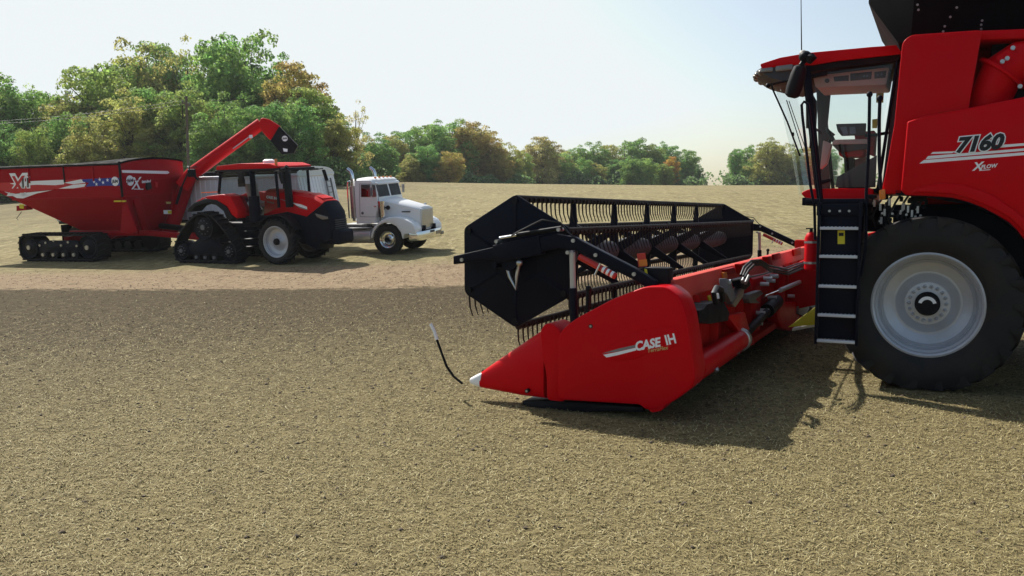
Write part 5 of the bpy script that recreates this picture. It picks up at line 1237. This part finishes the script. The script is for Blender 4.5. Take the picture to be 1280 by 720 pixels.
K.new(b.outputs[0],mxs.inputs[1]); K.new(tl.outputs[0],mxs.inputs[2]); K.new(mxs.outputs[0],N['Material Output'].inputs['Surface'])
def crown(seed,nc,nl,low=.10,airy=1.0,leaf=.0125,cr_=(.10,.19)):
    """unit-height tree crown of leaf faces grouped in clumps; radius about .36"""
    r=np.random.default_rng(seed); cs=[]; tries=0
    lobes=[(np.array([0,0,.62]),np.array([.22,.22,.36]))]
    for k in range(6):
        a=k*1.05+r.random()*.8; d=.12+.09*r.random(); zt=.62+.34*r.random(); hz_=.20+.14*r.random()
        lobes.append((np.array([d*math.cos(a),d*math.sin(a),zt-hz_]),np.array([.15+.05*r.random(),.15+.05*r.random(),hz_])))
    for k in range(4):
        a=k*1.57+r.random(); lobes.append((np.array([.17*math.cos(a),.17*math.sin(a),low+.17]),np.array([.16,.16,.16])))
    while len(cs)<nc and tries<30000:
        tries+=1
        c,e=lobes[r.integers(len(lobes))]; d=r.normal(size=3); d/=np.linalg.norm(d); d*=(.45+.62*r.random()**.5)
        p=c+d*e; 
        if p[2]<low or p[2]>.965: continue
        R_=cr_[0]+(cr_[1]-cr_[0])*r.random()*(1.2-p[2]*.6)
        if all(np.linalg.norm(p-q[0])>(.50 if airy>=1 else .40)*(R_+q[1])*.75 for q in cs): cs.append((p,R_*.60))
    V=[];
    for p,R_ in cs:
        n=int(nl*(R_/.09)**2)
        d=r.normal(size=(n,3)); d/=np.linalg.norm(d,axis=1)[:,None]; d[:,2]=np.abs(d[:,2])*np.where(r.random(n)<.78,1,-1)
        wob=1+.18*np.sin(d[:,0]*7+p[0]*40)*np.sin(d[:,1]*6+p[1]*30)+.10*np.sin(d[:,2]*13+p[2]*50)
        rad=R_*wob*(.55+.5*r.random(n)**.45)
        c=p+d*rad[:,None]*np.array([1.15,1.15,.85])
        nrm=d+r.normal(size=(n,3))*.55; nrm/=np.linalg.norm(nrm,axis=1)[:,None]
        u=np.cross(nrm,r.normal(size=(n,3))); u/=np.linalg.norm(u,axis=1)[:,None]+1e-9; w=np.cross(nrm,u)
        s=leaf*(.55+.9*r.random(n))[:,None]
        V.append(np.stack([c-u*s,c-w*s*.6,c+u*s,c+w*s*.6],1))
    V=np.concatenate(V).reshape(-1,3); F=np.arange(len(V)).reshape(-1,4); return V,F,cs
VARS=[]
for k,(nc,low,airy,nl,leaf,cr_) in enumerate(((150,.10,1,330,.0115,(.08,.16)),(160,.06,1,300,.0115,(.08,.15)),(140,.14,1,330,.0115,(.09,.17)),(170,.04,1,300,.0115,(.07,.14)),(64,.20,.8,200,.010,(.06,.11)),(150,.08,1,300,.0115,(.08,.16)))):
    V,F,cs=crown(20+k,nc,nl,low,airy,leaf,cr_)
    cme=fastmesh('crown',V,F,ml)
    b=MB(); r_=random.Random(k)
    tp_=[(0,0,-.02),(.004,.003,.15),(-.006,.006,.4),(.008,-.004,.65),(0,0,.85)]
    b.tube(tp_,[.019,.015,.011,.007,.003],8); b.ball((0,0,0),(.024,.024,.012),8)
    for p,R_ in sorted(cs,key=lambda q:q[0][2])[::2]:
        z0=max(.08,p[2]*.55); b.tube([(0,0,z0),(p[0]*.45,p[1]*.45,z0+(p[2]-z0)*.55),(p[0],p[1],p[2])],[.007,.004,.0015],5)
    to=b.build('trunk','hedgebark'); tme=to.data; bpy.data.objects.remove(to)
    VARS.append((cme,tme))
G1=(0.25,0.4,0.1);G2=(0.21,0.37,0.1);G3=(0.32,0.41,0.1);BR=(0.46,0.38,0.11);OL=(0.42,0.42,0.12);OR=(0.55,0.36,0.07);YL=(0.48,0.44,0.17);LG=(0.36,0.5,0.14)
# px column in the photo of 1280, distance, height above the crest line, width factor, colour, variant, label
TREES=[(-64.77, 112, 15.98, 1.0, 'G2', 0, 'green tree cropped by the left edge of the photo', 'trees of the field edge'), (-59.35, 108, 14.56, 0.9, 'G1', 1, 'leftmost whole green tree above the tail of the red cart', 'trees of the field edge'), (-61.77, 118, 14.9, 0.75, 'LG', 4, 'airy light green tree with a round top left of the gap above the cart', 'trees of the field edge'), (-57.7, 116, 12.86, 0.75, 'G1', 2, 'green tree with drooping right side just left of the low dip in the trees', 'trees of the field edge'), (-51.65, 110, 12.24, 1.0, 'OL', 3, 'yellow-green tree with a low rounded top in the dip above the cart', 'trees of the field edge'), (-49.07, 114, 16.94, 0.85, 'G3', 5, 'tall olive green tree with a left shoulder high above the cart front', 'trees of the field edge'), (-48.21, 120, 19.66, 0.7, 'OL', 0, 'tall pale-topped tree left of the twin peaks above the cart', 'trees of the field edge'), (-46.8, 124, 19.22, 0.75, 'G1', 1, 'tall green tree between the two highest tree tops', 'trees of the field edge'), (-41.04, 118, 19.66, 0.62, 'OL', 4, 'airy tall tree with sky showing through left of the highest crown', 'trees of the field edge'), (-36.72, 116, 17.01, 0.7, 'LG', 2, 'light green tree under the highest crown above the auger', 'trees of the field edge'), (-33.09, 116, 19.65, 0.78, 'G1', 5, 'tallest green tree behind the tractor', 'trees of the field edge'), (-30.53, 119, 16.63, 0.65, 'G2', 3, 'dark green tree on the right shoulder of the tallest one', 'trees of the field edge'), (-25.63, 110, 14.01, 0.72, 'BR', 1, 'large rusty brown tree above the auger spout', 'trees of the field edge'), (-24.19, 114, 11.59, 0.6, 'BR', 0, 'small brown tree on the right flank of the large rusty one', 'trees of the field edge'), (-21.04, 108, 8.99, 0.72, 'G2', 3, 'dark green tree left of the pale thin tree behind the truck', 'trees of the field edge'), (-19.8, 118, 10.5, 0.52, 'YL', 4, 'pale yellow thin tree above the truck cab', 'trees of the field edge'), (-22.17, 150, 8.63, 1.06, 'G2', 0, 'dark green tree over the right stack of the truck', 'trees of the field edge'), (-21.88, 170, 9.2, 0.94, 'OL', 1, 'low olive tree right of the truck stacks', 'trees of the field edge'), (-19.02, 175, 11.05, 0.94, 'G1', 2, 'green tree left of the tallest mid-field green crown', 'trees of the field edge'), (-15.65, 180, 13.14, 0.98, 'G1', 3, 'tall green tree left of the pair of brown crowns', 'trees of the field edge'), (-12.39, 185, 13.68, 0.9, 'G1', 5, 'green round-topped tree just right of the tallest mid-field crown', 'trees of the field edge'), (-8.69, 185, 12.86, 0.88, 'BR', 1, 'brown-orange tree right of the tall green mid-field crowns', 'trees of the field edge'), (-5.29, 190, 12.71, 0.88, 'BR', 3, 'rusty tree at the high right end of the middle group', 'trees of the field edge'), (-1.36, 195, 9.6, 0.9, 'OL', 0, 'olive tree stepping down right of the rusty ones', 'trees of the field edge'), (2.14, 205, 7.91, 0.81, 'G3', 2, 'small olive green tree at the lower end of the middle group', 'trees of the field edge'), (7.1, 215, 11.51, 1.0, 'YL', 1, 'rounded yellowish tree standing alone in the low gap', 'trees of the field edge'), (12.33, 225, 9.25, 0.94, 'OL', 5, 'low olive tree right of the rounded yellowish one', 'trees of the field edge'), (16.76, 235, 10.69, 0.88, 'G1', 3, 'green tree in front of the far field centre', 'trees of the field edge'), (20.64, 235, 11.73, 0.9, 'G1', 0, 'green tree above the tined reel left part', 'trees of the field edge'), (25.04, 240, 11.12, 0.88, 'OL', 2, 'yellow-green tree between two greens above the reel', 'trees of the field edge'), (29.22, 240, 12.18, 0.88, 'G1', 4, 'airy green tree above the middle of the reel', 'trees of the field edge'), (33.23, 245, 13.3, 0.9, 'G1', 5, 'highest green tree of the far right group', 'trees of the field edge'), (37.07, 245, 11.13, 0.83, 'G3', 1, 'olive green tree right of the highest far one', 'trees of the field edge'), (41.96, 250, 12.24, 0.9, 'G2', 3, 'dark green tree left of the small orange one', 'trees of the field edge'), (39.94, 232, 7.48, 0.75, 'OR', 1, 'small orange tree in front of green ones', 'trees of the field edge'), (46.23, 245, 10.05, 0.75, 'G1', 2, 'green tree near the right end of the far group', 'trees of the field edge'), (48.42, 240, 6.04, 0.43, 'G2', 0, 'low green tree ending the far group at the open gap', 'trees of the field edge'), (55.4, 230, 9.25, 0.58, 'G2', 1, 'dark green tree right of the open gap', 'trees of the field edge'), (60.94, 240, 10.91, 0.78, 'G1', 5, 'green tree second from the open gap on the right', 'trees of the field edge'), (62.22, 225, 11.84, 1.0, 'OL', 3, 'broad yellow-green tree left of the combine cab', 'trees of the field edge'), (68.0, 228, 10.78, 0.9, 'OL', 0, 'yellow-green tree touching the combine windshield', 'trees of the field edge'), (73.84, 232, 10.15, 0.88, 'G3', 2, 'olive tree seen through the combine windshield', 'trees of the field edge'), (79.08, 232, 9.33, 0.88, 'G2', 1, 'green tree seen through the combine cab door', 'trees of the field edge'), (86.23, 235, 7.37, 0.81, 'G1', 3, 'tree seen behind the seat of the combine cab', 'trees of the field edge'), (-57.59, 101.1, 9.02, 0.84, 'G3', 1, 'lower tree in the front row of the wood behind the red cart', 'lower trees along the left wood'), (-54.19, 98.0, 8.9, 0.82, 'G2', 0, 'lower tree in the front row of the wood behind the red cart', 'lower trees along the left wood'), (-54.61, 102.5, 8.09, 0.81, 'LG', 5, 'lower tree in the front row of the wood behind the red cart', 'lower trees along the left wood'), (-49.36, 96.7, 8.19, 0.73, 'G3', 5, 'lower tree in the front row of the wood behind the red cart', 'lower trees along the left wood'), (-52.06, 105.3, 9.0, 0.84, 'G1', 3, 'lower tree in the front row of the wood behind the red cart', 'lower trees along the left wood'), (-47.45, 100.5, 9.37, 0.85, 'G1', 2, 'lower tree in the front row of the wood behind the red cart', 'lower trees along the left wood'), (-44.14, 96.8, 8.66, 0.9, 'OL', 0, 'lower tree in the front row of the wood behind the red cart', 'lower trees along the left wood'), (-46.35, 106.5, 8.94, 0.91, 'G2', 1, 'lower tree in the front row of the wood behind the red cart', 'lower trees along the left wood'), (-41.44, 101.2, 11.21, 0.95, 'OL', 3, 'lower tree in the front row of the wood behind the red cart', 'lower trees along the left wood'), (-41.05, 104.6, 12.01, 0.78, 'G1', 2, 'lower tree in the front row of the wood behind the red cart', 'lower trees along the left wood'), (-38.51, 104.3, 10.6, 0.75, 'G3', 0, 'lower tree in the front row of the wood behind the red cart', 'lower trees along the left wood'), (-35.91, 101.4, 11.7, 0.88, 'G3', 3, 'lower tree in the front row of the wood behind the red cart', 'lower trees along the left wood'), (-34.35, 104.5, 9.5, 0.82, 'OL', 0, 'lower tree in the front row of the wood behind the red cart', 'lower trees along the left wood'), (-29.65, 96.0, 9.39, 0.92, 'G1', 0, 'lower tree in the front row of the wood behind the red cart', 'lower trees along the left wood'), (-31.09, 105.4, 10.74, 0.87, 'G1', 0, 'lower tree in the front row of the wood behind the red cart', 'lower trees along the left wood'), (-27.37, 98.8, 6.82, 0.9, 'G1', 2, 'lower tree in the front row of the wood behind the red cart', 'lower trees along the left wood'), (-25.4, 98.3, 9.37, 0.87, 'G2', 5, 'lower tree in the front row of the wood behind the red cart', 'lower trees along the left wood'), (-22.66, 97.4, 9.35, 0.86, 'G2', 3, 'lower tree in the front row of the wood behind the red cart', 'lower trees along the left wood'), (-23.06, 106.0, 10.66, 0.91, 'G3', 1, 'lower tree in the front row of the wood behind the red cart', 'lower trees along the left wood'), (-19.66, 102.1, 7.79, 0.88, 'OL', 3, 'lower tree in the front row of the wood behind the red cart', 'lower trees along the left wood'), (-26.44, 161.0, 5.94, 1.01, 'G2', 1, 'lower tree in the front row at the foot of the far tree line', 'lower trees along the far field edge'), (-24.0, 164.2, 5.74, 1.34, 'BR', 2, 'lower tree in the front row at the foot of the far tree line', 'lower trees along the far field edge'), (-20.92, 169.8, 6.58, 1.05, 'BR', 5, 'lower tree in the front row at the foot of the far tree line', 'lower trees along the far field edge'), (-17.31, 160.7, 5.81, 1.08, 'OL', 0, 'lower tree in the front row at the foot of the far tree line', 'lower trees along the far field edge'), (-14.82, 162.5, 7.42, 1.02, 'G2', 2, 'lower tree in the front row at the foot of the far tree line', 'lower trees along the far field edge'), (-10.95, 160.9, 6.18, 1.05, 'BR', 2, 'lower tree in the front row at the foot of the far tree line', 'lower trees along the far field edge'), (-9.97, 190.8, 7.06, 1.05, 'G2', 0, 'lower tree in the front row at the foot of the far tree line', 'lower trees along the far field edge'), (-6.94, 188.1, 7.51, 1.01, 'G1', 3, 'lower tree in the front row at the foot of the far tree line', 'lower trees along the far field edge'), (-3.55, 186.4, 8.65, 1.03, 'BR', 5, 'lower tree in the front row at the foot of the far tree line', 'lower trees along the far field edge'), (-0.6, 194.4, 6.37, 1.28, 'G3', 2, 'lower tree in the front row at the foot of the far tree line', 'lower trees along the far field edge'), (4.75, 229.0, 7.53, 1.33, 'LG', 0, 'lower tree in the front row at the foot of the far tree line', 'lower trees along the far field edge'), (8.6, 226.2, 5.6, 1.14, 'G2', 5, 'lower tree in the front row at the foot of the far tree line', 'lower trees along the far field edge'), (11.52, 221.2, 8.26, 1.1, 'LG', 2, 'lower tree in the front row at the foot of the far tree line', 'lower trees along the far field edge'), (17.15, 225.8, 7.29, 1.17, 'G1', 5, 'lower tree in the front row at the foot of the far tree line', 'lower trees along the far field edge'), (19.91, 226.0, 6.0, 1.18, 'OL', 0, 'lower tree in the front row at the foot of the far tree line', 'lower trees along the far field edge'), (25.54, 229.2, 7.0, 1.1, 'G2', 2, 'lower tree in the front row at the foot of the far tree line', 'lower trees along the far field edge'), (28.92, 222.0, 7.48, 1.06, 'G1', 3, 'lower tree in the front row at the foot of the far tree line', 'lower trees along the far field edge'), (32.42, 224.0, 6.85, 1.09, 'LG', 1, 'lower tree in the front row at the foot of the far tree line', 'lower trees along the far field edge'), (37.08, 225.8, 5.53, 1.12, 'G3', 1, 'lower tree in the front row at the foot of the far tree line', 'lower trees along the far field edge')]
names={'G1':'green','G2':'dark green','G3':'olive green','BR':'rusty brown','OL':'yellow-green','OR':'orange','YL':'pale yellow thin','LG':'bright light green'}
for i,(X,Y,h,wf,cn,var,lab,grp) in enumerate(TREES):
    o=bpy.data.objects.new('deciduous_tree',None); COL.objects.link(o); o.location=(X,Y,float(terr(X,Y))-.15); o.rotation_euler.z=(i*2.399)%6.28
    if lab: tag(o,lab,'tree',grp)
    c_=bpy.data.objects.new('crown',VARS[var][0]); t_=bpy.data.objects.new('trunk',VARS[var][1])
    base=globals()[cn]; j=random.Random(i).uniform(.88,1.12)
    for q in (c_,t_): COL.objects.link(q); q.parent=o; q.scale=(h*wf*1.22,h*wf*1.22,h)
    c_.color=(base[0]*j,base[1]*j,base[2]*j,1)
    c_.visible_shadow=True
# low undergrowth at the foot of the tree line
r_=np.random.default_rng(9); Vs=[];
for (X0,Y0,X1,Y1,n,hh) in [(-60.9, 100, -16.5, 100, 26000, 3.0), (-27.8, 160, 1.7, 190, 12000, 3.2), (0.0, 215, 48.4, 238, 13000, 4.0), (53.1, 226, 87.2, 228, 9000, 4.0)]:
    t=r_.random(n); X=X0+(X1-X0)*t+r_.normal(0,1.5,n); Y=Y0+(Y1-Y0)*t+r_.normal(0,2.0,n)
    top=hh*(.6+.4*np.sin(X*.9)*np.sin(X*.37+2)); Z=terr(X,Y)+r_.random(n)*top
    nrm=r_.normal(size=(n,3)); nrm/=np.linalg.norm(nrm,axis=1)[:,None]; u=np.cross(nrm,r_.normal(size=(n,3))); u/=np.linalg.norm(u,axis=1)[:,None]; w=np.cross(nrm,u)
    s=(Y*.0012)*(.6+.8*r_.random(n)); s=s[:,None]; c=np.stack([X,Y,Z],-1)
    Vs.append(np.stack([c-u*s,c-w*s,c+u*s,c+w*s],1))
V=np.concatenate(Vs).reshape(-1,3); F=np.arange(len(V)).reshape(-1,4)
uo=bpy.data.objects.new('undergrowth',fastmesh('undergrowth',V,F,ml)); COL.objects.link(uo); uo.color=(.17,.27,.10,1); tag(uo,'low bushy undergrowth along the foot of the trees','undergrowth',kind='stuff')
hz=MB(); hz.box(-430,430,-20,450,-1.2,28)
hm=bpy.data.materials.new('haze_air'); hm.use_nodes=True; hn=hm.node_tree; hn.nodes.clear(); ho=hn.nodes.new('ShaderNodeOutputMaterial'); pv=hn.nodes.new('ShaderNodeVolumePrincipled')
pv.inputs['Color'].default_value=(.93,.95,1,1); pv.inputs['Density'].default_value=HAZE; pv.inputs['Anisotropy'].default_value=.3; hn.links.new(pv.outputs[0],ho.inputs['Volume'])
if HAZE>0: tag(hz.build('haze',hm),'thin summer haze over the field','haze',kind='stuff')
# ================================================================== SKY, SUN, CAMERA
w=bpy.data.worlds.new('World'); scene.world=w; w.use_nodes=True; wn=w.node_tree.nodes; wl=w.node_tree.links
sky=wn.new('ShaderNodeTexSky'); sky.sky_type='NISHITA'; sky.sun_disc=False; sky.sun_elevation=R(44); sun_az=math.atan2(-.604,.833)
sky.sun_rotation=sun_az; sky.air_density=SKY_AIR; sky.dust_density=SKY_DUST; sky.ozone_density=SKY_OZ; sky.altitude=200
bg=wn['Background']
def wmix(mode,f,a,c):
    r=wn.new('ShaderNodeMix'); r.data_type='RGBA'; r.blend_type=mode; r.clamp_result=False; r.inputs[0].default_value=f; wl.new(a,r.inputs[6]); r.inputs[7].default_value=(*c,1); return r.outputs[2]
c_=wmix('MULTIPLY',1,sky.outputs[0],SKY_GAIN); c_=wmix('DARKEN',1,c_,tuple(v/SKY_STR/2**EXPO for v in SKY_CAP)); wl.new(c_,bg.inputs['Color']); bg.inputs['Strength'].default_value=SKY_STR
sl=bpy.data.lights.new('sun','SUN'); sl.energy=SUN_STR; sl.angle=R(.6); sl.color=(1,.955,.88)
so=bpy.data.objects.new('sun',sl); COL.objects.link(so)
d=Vector((.604,-.833,-.994)); so.rotation_euler=d.to_track_quat('-Z','Y').to_euler(); so.location=(-20,30,40)
cd=bpy.data.cameras.new('camera'); cam=bpy.data.objects.new('camera',cd); COL.objects.link(cam); scene.camera=cam
cam.location=(0,0,2); cam.rotation_euler=(R(90)-math.atan(94/1150),0,0); cd.sensor_width=36; cd.lens=36*1150/1280; cd.clip_end=6000; cd.clip_start=.05
vs_=scene.view_settings; vs_.view_transform='Standard'; vs_.look='None'; vs_.gamma=1; vs_.exposure=EXPO; vs_.use_curve_mapping=False
scene.render.engine='CYCLES'
